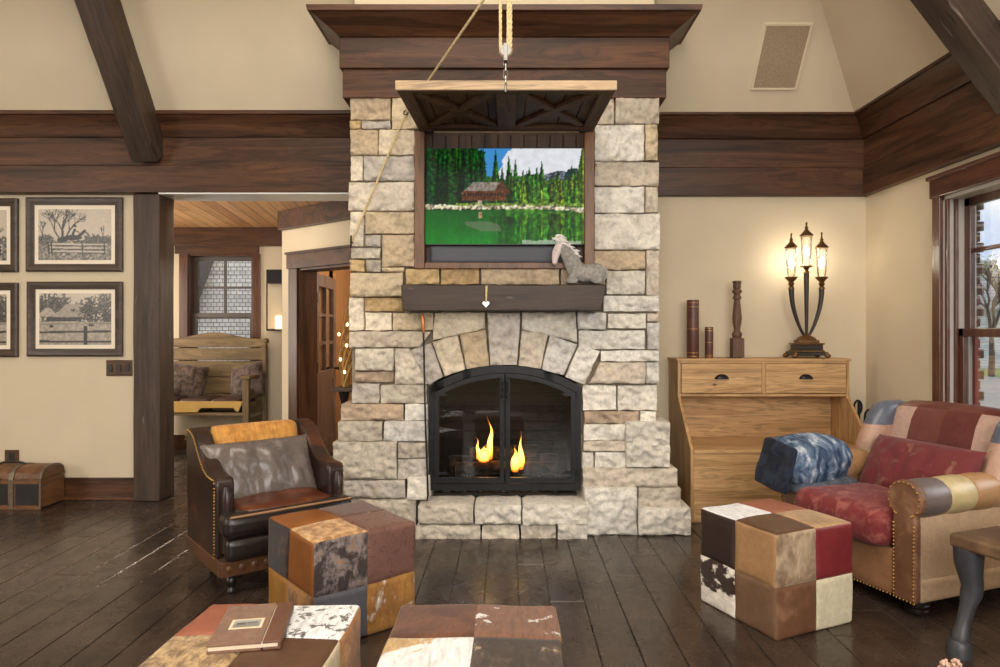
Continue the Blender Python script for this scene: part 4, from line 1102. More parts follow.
# loose back pillow (separate thing)
def pillow(mb,w,h,t,n=26,wr=.012,seed=0,e=.55,fold=False):
    drape=fold
    def side(sg):
        def f(u,v):
            a=u*2-1; b=v*2-1
            k=((1-abs(a)**2.6)*(1-abs(b)**2.6))
            z=sg*t/2*max(0,k)**e
            pinch=1-.07*(abs(a)*abs(b))**2*0
            x=a*w/2*(1-.06*(1-abs(b)**2)*0 - .05*abs(a)*(1-b*b)*.6); y=b*h/2*(1-.05*abs(b)*(1-a*a)*.6)
            ang=math.atan2(b,a+1e-6)
            fold=NZ.noise(Vector((ang*2.2,seed,0)))*.6+NZ.noise(Vector((a*5+seed,b*2.0,1)))
            if drape: fold_=NZ.noise(Vector((a*3.2+.9*b*a+seed,b*.7,2)))*1.1-abs(NZ.noise(Vector((a*6+b*1.5+seed,b*1.3,5))))*.8; z+=sg*wr*fold_*min(1,k*2.5)
            else: z+=sg*wr*fold*min(1,k*2)
            return Vector((x,y,z))
        return f
    mb.grid(side(1),n,n); mb.grid(side(-1),n,n); return mb
M['leather_pl']=M['leather_pillow_dark']
o=pillow(MB(),.60,.37,.17,40,.026,3,fold=True).build('cushion',M['leather_pillow_dark'],None,smooth=80,merge=.0008,world=False)
am=ac.rotation_euler.to_matrix().to_4x4(); am=Matrix.Translation(ac.location)@am
def put(o,parentM,loc,rot):
    m=parentM@Matrix.Translation(loc)@Euler(rot).to_matrix().to_4x4()
    o.location=m.to_translation(); o.rotation_euler=m.to_euler(); return o
put(o,am,(W/2-.035,.315,.535),(R(62),0,R(1))); tag(o,'creased grey brown leather cushion leaning in the dark leather armchair','cushion')

# ================================================================ RIGHT ARMCHAIR (patchwork)
pc=thing('patchwork_armchair','patchwork leather club armchair with red seat under the right window','armchair',(1.545,3.845,0),R(-69))
# local: x runs along the front from the far arm to the near arm, y runs back, front at y=0
PW,PD=.86,.86
def rolled(mb,x,zc,r,y0,y1,mats,n=14):
    k=len(mats)
    for i,mi in enumerate(mats):
        ya=y0+(y1-y0)*i/k; yb_=y0+(y1-y0)*(i+1)/k
        ys=[ya,ya+.004,ya+.012]+[ya+.012+(yb_-ya-.024)*j/4 for j in range(1,4)]+[yb_-.012,yb_-.004,yb_]
        rs=[r-.005,r-.001,r]+[r+.003]*3+[r,r-.001,r-.005]
        mb.tube([(x,y,zc) for y in ys],rs,20,mi,cap=True)
names=['leather_sand','leather_navy_grey','leather_olive_gold','leather_caramel','leather_camel','leather_blush_tan','leather_distressed','leather_dusk']
mt=[M[n] for n in names]
aw_=.20
nail_rows=[]
for s,xo in ((-1,0.0),(1,PW)):
    xi=xo-s*.15                                   # inner face of the arm
    x0,x1=sorted((xo-s*.035,xi))
    mb=MB(); mb.rbox(((x0+x1)/2,.44,.285),(x1-x0,.80,.45),.02,8,(.004,0,0)); 
    arm=mb.build('arm',mt[0] if s>0 else mt[3],pc,smooth=60,merge=.0004,world=False)
    mb=MB(); rolled(mb,xo-s*.075,.535,.086,.012,.70,[7,2,4,5] if s>0 else [4,5,4,2]); mb.build('arm_roll',mt,arm,smooth=50,world=False)
    # scroll-fronted panel edged with nails
    cx_=xo-s*.075; pts=[(cx_-.062,.075)]
    pts=[(cx_+.058*1,.075),(cx_+.060,.42)]
    pts+=[(cx_+.090*math.cos(a),.535+.090*math.sin(a)) for a in [R(-50)+k*R(280)/14 for k in range(15)]]
    pts+=[(cx_-.060,.42),(cx_-.058,.075)]
    mb=MB(); mb.prism(pts,'y',-.022,.018); fp_=mb.build('arm_panel',M['leather_distressed'],arm,smooth=0,bevel=.012,seg=3,world=False)
    nl=MB(); m=len(pts)
    cen=Vector((cx_,.40))
    for k in range(m-1):
        a_=Vector(pts[k]); b_=Vector(pts[k+1]); L_=(b_-a_).length; q=max(1,int(L_/.0165))
        for t in range(q):
            p=a_+(b_-a_)*t/q; p.x=cx_+(p.x-cx_)*.86; 
            if p.y>.43: d_=p-Vector((cx_,.535)); p=Vector((cx_,.535))+d_.normalized()*min(d_.length,.080)
            nl.ball((p.x,-.023,p.y),.0058,6)
    nq=nl.build('nailhead_trim',M['brass'],arm,smooth=60,world=False); nq['kind']='stuff'
# front apron of two leathers, with a row of nails
mb=MB(); mb.rbox((PW/2,.012,.18),(PW-.27,.05,.22),.02,8,(0,.012,0),mf=lambda f,a,b:0 if a<-.25 else 1)
mb.build('front_panel',[M['leather_camel'],M['leather_caramel']],pc,smooth=60,merge=.0004,world=False)
nl=MB()
for k in range(46): nl.ball((.02+k*(PW-.04)/45,-.018 if 6<k<40 else -.024,.078),.0055,6)
nq=nl.build('nailhead_trim',M['brass'],pc,smooth=60,world=False); nq['kind']='stuff'
mb=MB(); mb.rbox((PW/2,.44,.12),(PW-.05,.82,.11),.02,6); mb.build('base',M['leather_sand'],pc,smooth=60,merge=.0004,world=False)
# back with wings
names_b=['leather_dusty','leather_wine_brown','leather_rose','leather_navy_grey','leather_blush_tan','leather_oxblood']
mb=MB()
def mfb(f,a,b):
    i=int((a+1)*2.0); return [0,1,5,0][min(3,i)] if b>.1 else [1,5,1,5][min(3,i)]
mb.rbox((PW/2,.74,.54),(PW-.14,.20,.70),.085,12,(0,.02,.015),mf=mfb,fn=lambda p,n:Vector((p.x,p.y+.10*(p.z/.35),p.z)))
mb.build('backrest',[M[n] for n in names_b],pc,smooth=60,merge=.0004,world=False)
for s,xo in ((-1,.06),(1,PW-.06)):
    mb=MB(); mb.rbox((xo,.68,.68),(.125,.26,.42),.055,8,(.01,.01,0),mf=lambda f,a,b:(0 if f[1]=='z' or b>.42 else 1) if f[1]!='x' else (0 if b>.35 else 1),fn=lambda p,n:Vector((p.x,p.y+.09*(p.z/.25)+.05*max(0,p.z/.21)*(1 if p.y<0 else .3),p.z)))
    wg=mb.build('wing',[M['leather_navy_grey'],M['leather_blush_tan']],pc,smooth=60,merge=.0004,world=False)
    nl=MB()
    for k in range(20): nl.ball((xo+s*.05*(-1) -.0,.548+.006*k*.7,.50+.018*k),.005,6)
# seat cushion and feet
M['redcloth']=m_fabric('worn_red_damask',srgb(116,42,44),srgb(150,84,76),16,.8,.35,.56,.08)
M['redpillow']=m_fabric('red_pillow_damask',srgb(104,40,42),srgb(128,84,70),15,.75,.4,.60,.05)
def seatfn(p,n):
    q=Vector(p); w=NZ.fractal(Vector((p.x*6,p.y*6,5)),1,2,3)*.010; q.z+=w if p.z>0 else 0
    q.y-=.02*(1-(p.x/.3)**2) if p.y<0 else 0; return q
mb=MB(); mb.rbox((PW/2,.26,.372),(PW-.30,.66,.17),.055,12,(0,0,.025),fn=seatfn)
mb.build('seat_cushion',M['redcloth'],pc,smooth=70,merge=.0004,world=False)
ft=[(.036,0),(.050,.008),(.052,.02),(.046,.026),(.056,.034),(.058,.046),(.050,.054),(.060,.062),(.058,.078)]
for x,y in ((.09,.08),(PW-.09,.08),(.09,.80),(PW-.09,.80)):
    MB().lathe(ft,(x,y,0),18).build('foot',M['blackwood'],pc,smooth=45,world=False)
pm_=Matrix.Translation(pc.location)@pc.rotation_euler.to_matrix().to_4x4()
o=pillow(MB(),.62,.35,.21,34,.016,8,.5).build('cushion',M['redpillow'],None,smooth=80,merge=.0008,world=False)
put(o,pm_,(PW/2+.05,.45,.565),(R(60),0,R(-2))); tag(o,'dark red damask cushion leaning in the patchwork armchair','cushion')
# folded blue quilt over the far arm
n=NT('faded_blue_quilt'); v=n.coords(); f=n.noise(n.coords((1,2.2,1),(0,0,.6)),7,5,.6,1.2); g=n.noise(v,60,4,.7)
c=n.ramp(f,[(.30,srgb(26,38,58)),(.44,srgb(58,76,102)),(.56,srgb(100,118,142)),(.68,srgb(180,186,194))])
c=n.mix(1.0,c,n.ramp(g,[(.3,.72),(.7,1.2)]),'MULTIPLY'); M['quilt']=n.bsdf(c,.85,n.mix(.5,f,g),.6,.006,0,.2)
M['quiltback']=m_fabric('grey_quilt_back',srgb(70,76,88),srgb(88,94,106),20,.9,.4)
M['quiltdark']=m_fabric('dark_quilt_edge',srgb(18,22,34),srgb(34,42,60),14,.9,.4)
qt=thing('folded_quilt','folded faded blue and white quilt draped over the far arm of the patchwork armchair','quilt',(1.60,3.86,.62),R(-69))
# in its own frame: x across the arm, y along it
def sheet(mb,x0,x1,y0,y1,r,seed,drop0,drop1,th_):
    """a folded layer laid over the arm roll and hanging on both sides"""
    def prof(t):
        tot=drop0+math.pi*r+drop1; s=t*tot
        if s<drop0: return Vector((-r,0,-(drop0-s)))
        s-=drop0
        if s<math.pi*r: a=math.pi-s/r; return Vector((r*math.cos(a),0,r*math.sin(a)))
        return Vector((r,0,-(s-math.pi*r)))
    def f(sg):
        def g(u,v):
            p=prof(u); n_=Vector((p.x,0,max(0,p.z))).normalized() if p.length>0 else Vector((0,0,1))
            w=NZ.fractal(Vector((u*4+seed,v*3,seed)),1,2,3)*.014
            edge=min(1,min(v,1-v,u,1-u)*12)**.5
            y=y0+(y1-y0)*v+NZ.noise(Vector((u*3,v,seed)))*.012
            q=p+n_*(w+sg*th_/2*edge); return Vector((q.x,y,q.z))
        return g
    mb.grid(f(1),34,20); mb.grid(f(-1),34,20); return mb
def bundle(c,size,r,seed,amp,rot=(0,0,0),n=16):
    Mx=Euler(rot).to_matrix().to_4x4()
    def fn(p,nrm):
        w=NZ.fractal(Vector((p.x*5+seed,p.y*4,p.z*7)),1,2,3)*amp; q=p+nrm*w
        q.z-=.03*(abs(p.y)/(size[1]/2))**3*.4; q.x+=NZ.noise(Vector((p.y*8+seed,p.z*14,1)))*amp*.7
        return q
    mb=MB(); return mb.rbox(c,size,r,n,(0,0,.01),fn=fn,M=Mx)
bundle((.035,.090,-.032),(.33,.40,.225),.075,2,.028,(0,R(6),0)).build('top_fold',M['quilt'],qt,smooth=80,merge=.0006,world=False)
bundle((.05,.10,-.150),(.33,.40,.075),.034,6,.020,(0,R(5),R(-1))).build('under_fold',M['quiltback'],qt,smooth=80,merge=.0006,world=False)
bundle((.02,-.115,-.065),(.25,.035,.25),.016,9,.018,(R(-10),R(8),0)).build('dark_border',M['quiltdark'],qt,smooth=80,merge=.0006,world=False)

# ================================================================ SIDE TABLE WITH HOOFED LEGS
L('stool_top',(96,72,50),.5,.3,(134,104,74))
M['hoofleg']=m_plain('charcoal_carved_leg',srgb(54,54,58),.45,var=.2,scale=12)
M['redwood']=m_wood('red_wood_tray',srgb(140,64,40),srgb(186,100,66),'x',1,.35,.1,coat=.2)
st=thing('hoofed_side_table','low leather topped table on carved hoofed legs cut off by the right edge','side table',(1.80,2.78,0),R(-69))
TW_,TD_=.52,.42
mb=MB(); mb.rbox((TW_/2,TD_/2,.455),(TW_,TD_,.055),.012,8,(0,0,.004)); mb.build('top',M['leather_stool_top'],st,smooth=60,merge=.0004,world=False)
for x,y in ((.05,.05),(TW_-.05,.05),(.05,TD_-.05),(TW_-.05,TD_-.05)):
    sx=-1; sy=1 if y<.2 else -1
    def q(ox,oz): return (x+sx*0+.0+ox*.45,y-ox,oz)
    k=1 if y<.2 else -1
    pts=[(x,y,.435),(x,y+.000,.37),(x+.004,y+.004*k,.32),(x+.008,y+.010*k,.275),(x+.006,y+.006*k,.245),(x+.002,y-.006*k,.20),(x-.002,y-.020*k,.15),(x-.004,y-.034*k,.105),(x-.004,y-.040*k,.082),(x-.004,y-.046*k,.060)]
    mb=MB(); mb.tube(pts,[.056,.052,.044,.039,.040,.030,.027,.029,.036,.034],14)
    lg_=mb.build('leg',M['hoofleg'],st,smooth=60,world=False)
    hx,hy=x-.004,y-.050*k
    MB().lathe([(.047,0),(.046,.03),(.040,.058),(.033,.066),(0,.070)],(hx,hy,0),16).build('hoof',M['hoofleg'],lg_,smooth=45,world=False)
sm_=Matrix.Translation(st.location)@st.rotation_euler.to_matrix().to_4x4()
tr=thing('wooden_tray','round edged red wood tray lying on the hoofed side table','tray',sm_@Vector((.30,.20,.487)),R(-69))
mb=MB(); mb.lathe([(0,.004),(.15,.004),(.156,.0),(.172,.010),(.180,.044),(.172,.046),(.163,.014),(.150,.012),(0,.012)],(0,0,0),36); mb.build('bowl',M['redwood'],tr,smooth=50,world=False)

# dried flower heads just peeping over the bottom edge
vz=thing('dried_flowers','pinkish dried flower heads in a small pot at the bottom edge','flowers',(X(952,1.95),1.95,0))
M['pot']=m_plain('brown_pot',srgb(96,74,58),.6); M['petal']=m_plain('dried_petal',srgb(206,170,150),.9,var=.2); M['stem']=m_plain('dry_stem',srgb(120,104,66),.9)
vx,vy=vz.location.x,vz.location.y
MB().lathe([(.05,0),(.075,.02),(.085,.09),(.07,.15),(.055,.17),(.062,.185),(.05,.18),(.045,.12),(0,.05)],(vx,vy,0),20).build('pot',M['pot'],vz,smooth=50)
for k in range(9):
    a=k*2.4; r=.012+.006*k*.6; x=vx+r*math.cos(a); y=vy+r*math.sin(a); z=.352-.006*k
    MB().tube([(vx,vy,.12),(x,y,z-.01)],.0022,5).build('stem',M['stem'],vz,smooth=60)
    fm=MB()
    for j in range(14):
        d=Vector((rnd.gauss(0,1),rnd.gauss(0,1),rnd.gauss(.3,.8))).normalized()*.010
        fm.ball(Vector((x,y,z))+d,.006,5)
    fm.build('flower_head',M['petal'],vz,smooth=60)
# ================================================================ PINE HUTCH
YH=4.97
hx0,hx1=X(677.8,YH),X(849.5,YH); hzt=Z(358.6,YH); hzr=Z(396.5,YH)
hu=thing('pine_hutch','pine hutch bench with two drawers and sloping sides against the right back wall','hutch',((hx0+hx1)/2,4.9,0))
ysf,zs_=4.62,.50
side=[(5.25,0),(ysf,0),(ysf,zs_),(ysf+.03,zs_+.02),(YH-.03,hzr-.03),(YH,hzr),(YH,hzt-.018),(5.25,hzt-.018)]
for x in (hx0,hx1-.022): MB().prism(side,'x',x,x+.022).build('side_panel',M['pinez'],hu,smooth=0,bevel=.003)
MB().box(hx0-.01,hx1+.01,YH-.012,5.25,hzt-.018,hzt).build('top',M['pine'],hu,smooth=0,bevel=.004)
MB().box(hx0+.0225,hx1-.0225,5.21,5.245,.02,hzt-.019).build('back_panel',M['pine'],hu,smooth=0)
MB().box(hx0+.0225,hx1-.0225,YH+.006,5.209,hzr,hzr+.02).build('drawer_shelf',M['pine'],hu,smooth=0,bevel=.002)
fr=MB(); xm=(hx0+hx1)/2
MB().box(hx0+.0225,hx1-.0225,YH-.002,YH+.02,hzt-.034,hzt-.0185).build('top_rail',M['pine'],hu,smooth=0)
MB().box(xm-.012,xm+.012,YH-.002,YH+.02,hzr+.0205,hzt-.0345).build('divider',M['pinez'],hu,smooth=0)
MB().box(hx0+.0225,hx1-.0225,ysf+.006,5.209,zs_-.03,zs_-.006).build('seat',M['pine'],hu,smooth=0,bevel=.002)
MB().box(hx0+.0225,hx1-.0225,ysf+.002,ysf+.024,.0,zs_-.0315).build('front_panel',M['pine'],hu,smooth=0,bevel=.003)
MB().box(hx0+.0225,hx1-.0225,ysf-.006,ysf+.005,zs_-.030,zs_-.004).build('seat_edge',M['pine'],hu,smooth=0,bevel=.003)
M['pull']=m_plain('black_cup_pull',srgb(34,34,38),.35,metal=.6)
for a,b in ((hx0+.026,xm-.014),(xm+.014,hx1-.026)):
    dr=MB().box(a,b,YH-.004,YH+.2,hzr+.024,hzt-.037).build('drawer',M['pine'],hu,smooth=0,bevel=.004)
    c=(a+b)/2; zz=(hzr+hzt)/2+.006; pm=MB()
    def cup(u,v):
        an=math.pi*u; t=v
        return Vector((c-.050*math.cos(an)*(1-.08*t),YH-.006-.026*math.sin(t*math.pi/2)*math.sin(an)**.5,zz-.016+.036*math.sin(an)*math.cos(t*math.pi/2*.9)))
    pm.grid(cup,16,8); pm.box(c-.052,c+.052,YH-.008,YH-.003,zz-.018,zz-.012)
    pm.build('cup_pull',M['pull'],dr,smooth=60)

# ---- lamp with three glass chimneys
lx,ly=X(806.5,5.1),5.1
lm=thing('table_lamp','tall three light bronze table lamp with glass chimneys standing on the pine hutch','lamp',(lx,ly,hzt))
def zl(py): return Z(py,ly)
k_=ly/F
bm_=MB(); 
for w,z0,z1,mi in ((.125,hzt+.02,hzt+.045,0),(.105,hzt+.045,hzt+.06,1),(.095,hzt+.06,hzt+.10,0),(.105,hzt+.10,hzt+.112,1),(.075,hzt+.112,hzt+.135,1)):
    bm_.box(lx-w,lx+w,ly-w*.7,ly+w*.7,z0,z1,mi)
bm_.lathe([(.075,0),(.06,.02),(.03,.034),(.02,.045),(0,.05)],(lx,ly,hzt+.134),16,1)
lb=bm_.build('base',[M['darkbronze'],M['bronze']],lm,smooth=30,bevel=.004)
for sx in (-1,1):
    for sy in (-1,1):
        fm=MB(); fm.ball((lx+sx*.120,ly+sy*.082,hzt+.018),.020,10,sc=(1.2,1,.9)); fm.ball((lx+sx*.112,ly+sy*.078,hzt+.032),.018,10)
        fm.build('paw_foot',M['bronze'],lb,smooth=60)
for s,ptop,pg0,pg1,pf in ((-1,281,277,248,233),(0,269,266,236,222),(1,281,277,248,232)):
    ex=lx+s*15.2*k_; zt=zl(ptop)
    if s: 
        pts=[]; z0=hzt+.165
        for i in range(13):
            t=i/12; pts.append((lx+s*(.016+ (ex*s-lx*s-.016)*math.sin(t*math.pi/2)**.85),ly,z0+(zt-.06-z0)*t**1.02))
    else: pts=[(lx,ly,hzt+.165),(lx,ly,zt-.03)]
    sm=MB(); n=len(pts); sm.tube(pts,[.010+.010*i/(n-1) for i in range(n)],10); se=sm.build('stem',M['darkbronze'],lm,smooth=60)
    zc_=Vector(pts[-1]).z
    cm_=MB(); cm_.lathe([(.014,zc_-.006),(.024,zc_),(.022,zc_+.01),(.012,zc_+.02),(.018,zc_+.03),(.024,zc_+.04),(.016,zc_+.05),(.020,zc_+.056),(.044,zl(pg0)-.008),(.046,zl(pg0)),(.040,zl(pg0)+.002),(0,zl(pg0)+.002)],(ex,ly,0),18)
    cm_.build('cup',M['bronze'],lm,smooth=50)
    g0,g1=zl(pg0)+.003,zl(pg1)
    gm=MB(); gm.lathe([(.026,g0),(.032,g0+.03),(.036,g0+.09),(.038,(g0+g1)/2+.03),(.041,g1)],(ex,ly,0),24); gm.f=gm.f[:-2]; gm.m=gm.m[:-2]
    gm.build('glass_chimney',M['lampglass'],lm,smooth=70,recalc=False)
    zf_=zl(pf); cp=MB()
    cp.lathe([(.047,g1-.002),(.050,g1+.004),(.040,g1+.016),(.022,g1+.034),(.012,g1+.048),(.010,g1+.056),(.016,g1+.062),(.008,g1+.070),(.005,zf_-.02),(.009,zf_-.012),(.003,zf_)],(ex,ly,0),18)
    cp.build('finial_cap',M['bronze'],lm,smooth=50)
    zb=(g0+g1)/2-.01
    bb=MB(); bb.lathe([(.009,zb-.035),(.014,zb-.02),(.019,zb),(.016,zb+.022),(.007,zb+.042),(.001,zb+.055)],(ex,ly,0),14); bb.build('bulb',M['bulb'],lm,smooth=70)
    cs_=MB(); cs_.lathe([(.010,g0),(.010,zb-.036)],(ex,ly,0),12); cs_.build('candle_sleeve',M['mount'],lm,smooth=50)

# ---- turned baluster and two leather cylinders
M['turned']=m_wood('weathered_turned_wood',srgb(82,58,46),srgb(124,92,74),'z',1.6,.6,.3)
bx,by=X(737,5.1),5.1
bl_=thing('wooden_baluster','turned brown wood baluster standing upright on the pine hutch','baluster',(bx,by,hzt))
MB().box(bx-.065,bx+.03,by-.03,by+.04,hzt,hzt+.004).build('base_plate',M['darkbronze'],bl_,smooth=0)
s_=k_/3.033
def yz(py): return hzt+.004+(445-py)*s_
prof=[(17,387),(12,384),(15,378),(15,372),(10,366),(9,360),(13,340),(14,325),(12,300),(9.5,276),(9,270),(13,267),(13,262),(10,258),(10,252),(14,248),(14,242),(10,239),(11,236),(12.5,228),(11,222)]
MB().lathe([(r*s_,yz(p)) for r,p in prof],(bx,by,0),20).build('turned_shaft',M['turned'],bl_,smooth=45)
MB().box(bx-17*s_,bx+17*s_,by-17*s_,by+17*s_,hzt+.004,yz(387)).build('square_foot',M['turned'],bl_,smooth=0,bevel=.004)
MB().lathe([(12*s_,yz(222)),(13.5*s_,yz(220)),(13.5*s_,yz(214)),(12*s_,yz(213))],(bx,by,0),8).build('square_head',M['turned'],bl_,smooth=30,bevel=.003)
L('book_brown',(96,58,48),.4,.25,(128,84,66)); M['gilt']=m_plain('gilt_band',srgb(170,128,74),.4,metal=.6,var=.25,scale=60)
for px,pt,w,labl in ((692.8,300,12,'taller of two brown leather covered cylinders with gilt bands on the pine hutch'),(709,327,8.2,'shorter of two brown leather covered cylinders with gilt bands on the pine hutch')):
    x=X(px,5.1); h=Z(pt,5.1)-hzt; r=w*k_/2
    t=thing('leather_cylinder',labl,'ornament',(x,5.1,hzt),0,'leather cylinders')
    MB().lathe([(r*.96,0),(r,.004),(r,h-.006),(r*.96,h),(0,h)],(x,5.1,hzt),24).build('barrel',M['leather_book_brown'],t,smooth=40)
    for f_ in (.03,.09,.50,.88,.95):
        MB().lathe([(r*.98,h*f_-.003),(r+.0015,h*f_-.0025),(r+.0015,h*f_+.0025),(r*.98,h*f_+.003)],(x,5.1,hzt),24).build('band',M['gilt'],t,smooth=40)
# small dark case on the hutch seat
cb=thing('studded_case','small flat black studded case lying on the pine hutch seat','case',(X(826,4.85),4.85,zs_-.006))
cx,cy,cz=cb.location
MB().rbox((cx,cy,cz+.022),(.17,.10,.042),.012,6).build('body',M['blackwood'],cb,smooth=50,merge=.0004)
for k in range(5): MB().ball((cx-.06+k*.03,cy-.05,cz+.026),.005,8).build('stud',M['steel'],cb,smooth=60)
# scrolled iron fire tools behind the patchwork chair
tx,ty_=2.59,5.02
ft_=thing('fire_tool_stand','black iron tool stand with scrolled hooks in the corner right of the hutch','tool stand',(tx,ty_,0))
MB().lathe([(.07,0),(.07,.012),(.04,.022),(.015,.03),(.012,.05)],(tx,ty_,0),20).build('base',M['iron'],ft_,smooth=40)
MB().tube([(tx,ty_,.02),(tx,ty_,.78)],.010,10).build('pole',M['iron'],ft_,smooth=60)
for dx,zz in ((-.035,.80),(.045,.73)):
    pts=[(tx+dx*.4,ty_,.25),(tx+dx,ty_,zz-.06)]+[(tx+dx+.028-.028*math.cos(a),ty_,zz-.06+.05*math.sin(a)) for a in [k*math.pi/8*1.0 for k in range(1,12)]]
    MB().tube(pts,.008,8).build('scrolled_tool',M['iron'],ft_,smooth=70)

# ================================================================ MANTEL ORNAMENTS
M['horsehair']=m_plain('grey_horse_coat',srgb(150,146,140),.8,var=.35,scale=50,bstr=.6)
M['horsewhite']=m_plain('white_mane',srgb(236,230,226),.9,var=.06,scale=60,bstr=.5)
M['horsepink']=m_plain('pinkish_white_head',srgb(226,210,204),.8,var=.08,scale=40,bstr=.4)
hd_=4.36; hr=thing('horse_figurine','grey and white resting horse figurine with bowed head on the mantel','figurine',(X(583,hd_),hd_,mz1))
def hp(px,py,dy=0): v=P(px,py,hd_); v.y+=dy; return v
kk=hd_/F
def blend(chains,name,mat,vox=.006):
    mb=MB()
    for pts,rs in chains:
        # densify
        q=[];r=[]
        for i in range(len(pts)-1):
            for t in range(6):
                q.append(pts[i].lerp(pts[i+1],t/6)); r.append(rs[i]+(rs[i+1]-rs[i])*t/6)
        q.append(pts[-1]); r.append(rs[-1])
        for a,b in zip(q,r): mb.ball(a,b,12)
    o=mb.build(name,mat,hr,smooth=0)
    m=o.modifiers.new('Remesh','REMESH'); m.mode='VOXEL'; m.voxel_size=vox; m.use_smooth_shade=True
    s=o.modifiers.new('Smooth','SMOOTH'); s.iterations=6; s.factor=.6
    return o
ch_=[([hp(597,273),hp(590,273),hp(582,273.5),hp(575,271)],[10*kk,9.6*kk,9.4*kk,9*kk]),
     ([hp(575,269),hp(571,260),hp(566,252),hp(561,246)],[9.4*kk,8.2*kk,6.6*kk,5.2*kk])]
for sy in (-1,1):
    ch_.append(([hp(576,274,sy*.03),hp(570,279,sy*.035),hp(568,281.5,sy*.035),hp(575,281.8,sy*.036)],[5.4*kk,3.2*kk,2.6*kk,2.4*kk]))
    ch_.append(([hp(597,274,sy*.03),hp(592,279,sy*.045),hp(599,281.5,sy*.045),hp(594,282,sy*.05)],[7*kk,4*kk,2.7*kk,2.3*kk]))
blend(ch_,'body',M['horsehair'])
hc=[([hp(560,247),hp(556.5,252),hp(555,258),hp(554.8,262)],[5.6*kk,4.6*kk,3.4*kk,3.0*kk])]
for sy in (-1,1): hc.append(([hp(560,243,sy*.014),hp(559,239.5,sy*.018)],[1.6*kk,.7*kk]))
hdo=blend(hc,'head',M['horsepink'],.004)
MB().ball(hp(556.2,251,-.024),.006,8).build('eye',M['blackwood'],hdo,smooth=60)
mn=MB(); rr=random.Random(4)
for k in range(120):
    t=rr.random(); base=hp(556,244).lerp(hp(574,258),t**1.3) if t>.25 else hp(553+t*30,243)
    b=base+Vector((rr.gauss(0,.005),rr.gauss(0,.012),rr.gauss(.012,.006)+.018*(1-t)))
    tip=b+Vector((.03+rr.uniform(-.02,.03),rr.uniform(-.012,.012),-.018+rr.uniform(-.012,.03)))
    mn.tube([b,(b+tip)/2+Vector((0,0,.010)),tip],[.008,.007,.001],5)
mn.build('mane',M['horsewhite'],hr,smooth=60)
tl=MB(); tl.tube([hp(604,267),hp(607,271),hp(606,277,-.01),hp(603,281,-.02)],[.010,.012,.009,.003],8); tl.build('tail',M['horsehair'],hr,smooth=60)
# heart on a cord
hh=thing('heart_ornament','small silver heart hanging on a cord at the middle of the mantel','ornament',P(486,300,4.255))
dH=4.252; cH=P(486,304,dH)
MB().tube([P(486,286,4.262),P(486,287,4.252),cH+Vector((0,0,.018))],.0035,6).tube([P(487.2,286,4.262),P(487,287,4.252),cH+Vector((0.002,0,.018))],.0035,6).build('cord',M['rope'],hh,smooth=60)
hv=[]; 
for i in range(28):
    t=2*math.pi*i/28; hv.append((cH.x+16*math.sin(t)**3*.0014,cH.z+(13*math.cos(t)-5*math.cos(2*t)-2*math.cos(3*t)-math.cos(4*t))*.0014))
MB().prism(hv,'y',dH-.010,dH+.006).build('heart',M['steel'],hh,smooth=0,bevel=.005,seg=3)
# poker leaning beside the doors
M['copper']=m_plain('copper_handle',srgb(186,112,62),.35,metal=.7,var=.2)
pk=thing('fire_poker','slim black fire poker with copper handle leaning left of the fireplace doors','poker',P(426.5,500,4.34))
pa,pb=Vector((X(427,4.34),4.34,.222)),P(423.5,333,4.40)
MB().tube([pa,pa+Vector((.006,0,.03)),pa.lerp(pb,.5),pb],[.004,.006,.006,.006],8).build('rod',M['iron'],pk,smooth=60)
MB().tube([pb,P(423.3,330,4.40),P(422.8,318,4.402),P(422.5,314,4.402)],[.008,.011,.012,.007],12).build('handle',M['copper'],pk,smooth=60)

# ================================================================ LEFT WALL
def framed(px0,py0,px1,py1,label,pic,n_):
    d=YB-.03; x0,x1,z0,z1=X(px0,d),X(px1,d),Z(py1,d),Z(py0,d)
    t=thing('picture_frame',label,'picture',((x0+x1)/2,d,z0),0,'framed photographs on the left wall')
    w=.060; mb=MB()
    def mould(ax,a,b,fx,flip):
        # bevelled picture moulding as four mitred sides
        pass
    prof=[(0,0),(0,.022),(.012,.03),(.03,.026),(.048,.014),(w,.012),(w,0)]
    cs=[(x0,z0,1,1),(x1,z0,-1,1),(x1,z1,-1,-1),(x0,z1,1,-1)]
    vs=[Vector((cx+sx*p,YB-.002-h,cz+sz*p)) for cx,cz,sx,sz in cs for p,h in prof]; n=len(prof)
    fs=[(i*n+k,i*n+(k+1)%n,((i+1)%4)*n+(k+1)%n,((i+1)%4)*n+k) for i in range(4) for k in range(n)]
    mb.add(vs,fs); mb.build('frame',M['frame'],t,smooth=30)
    mt=MB().box(x0+w-.002,x1-w+.002,YB-.010,YB-.004,z0+w-.002,z1-w+.002).build('mat',M['matboard'],t,smooth=0)
    m=.030; picture(pic,x0+w+m,x1-w-m,YB-.0115,z0+w+m,z1-w-m,'photograph',M['print'],t)
M['frame']=m_wood('dark_grey_brown_frame',srgb(58,46,38),srgb(92,76,64),'x',1.2,.4,.1)
M['matboard']=m_plain('cream_mat',srgb(236,224,204),.8,var=.02); M['picglass']=m_glass('picture_glass',.25)
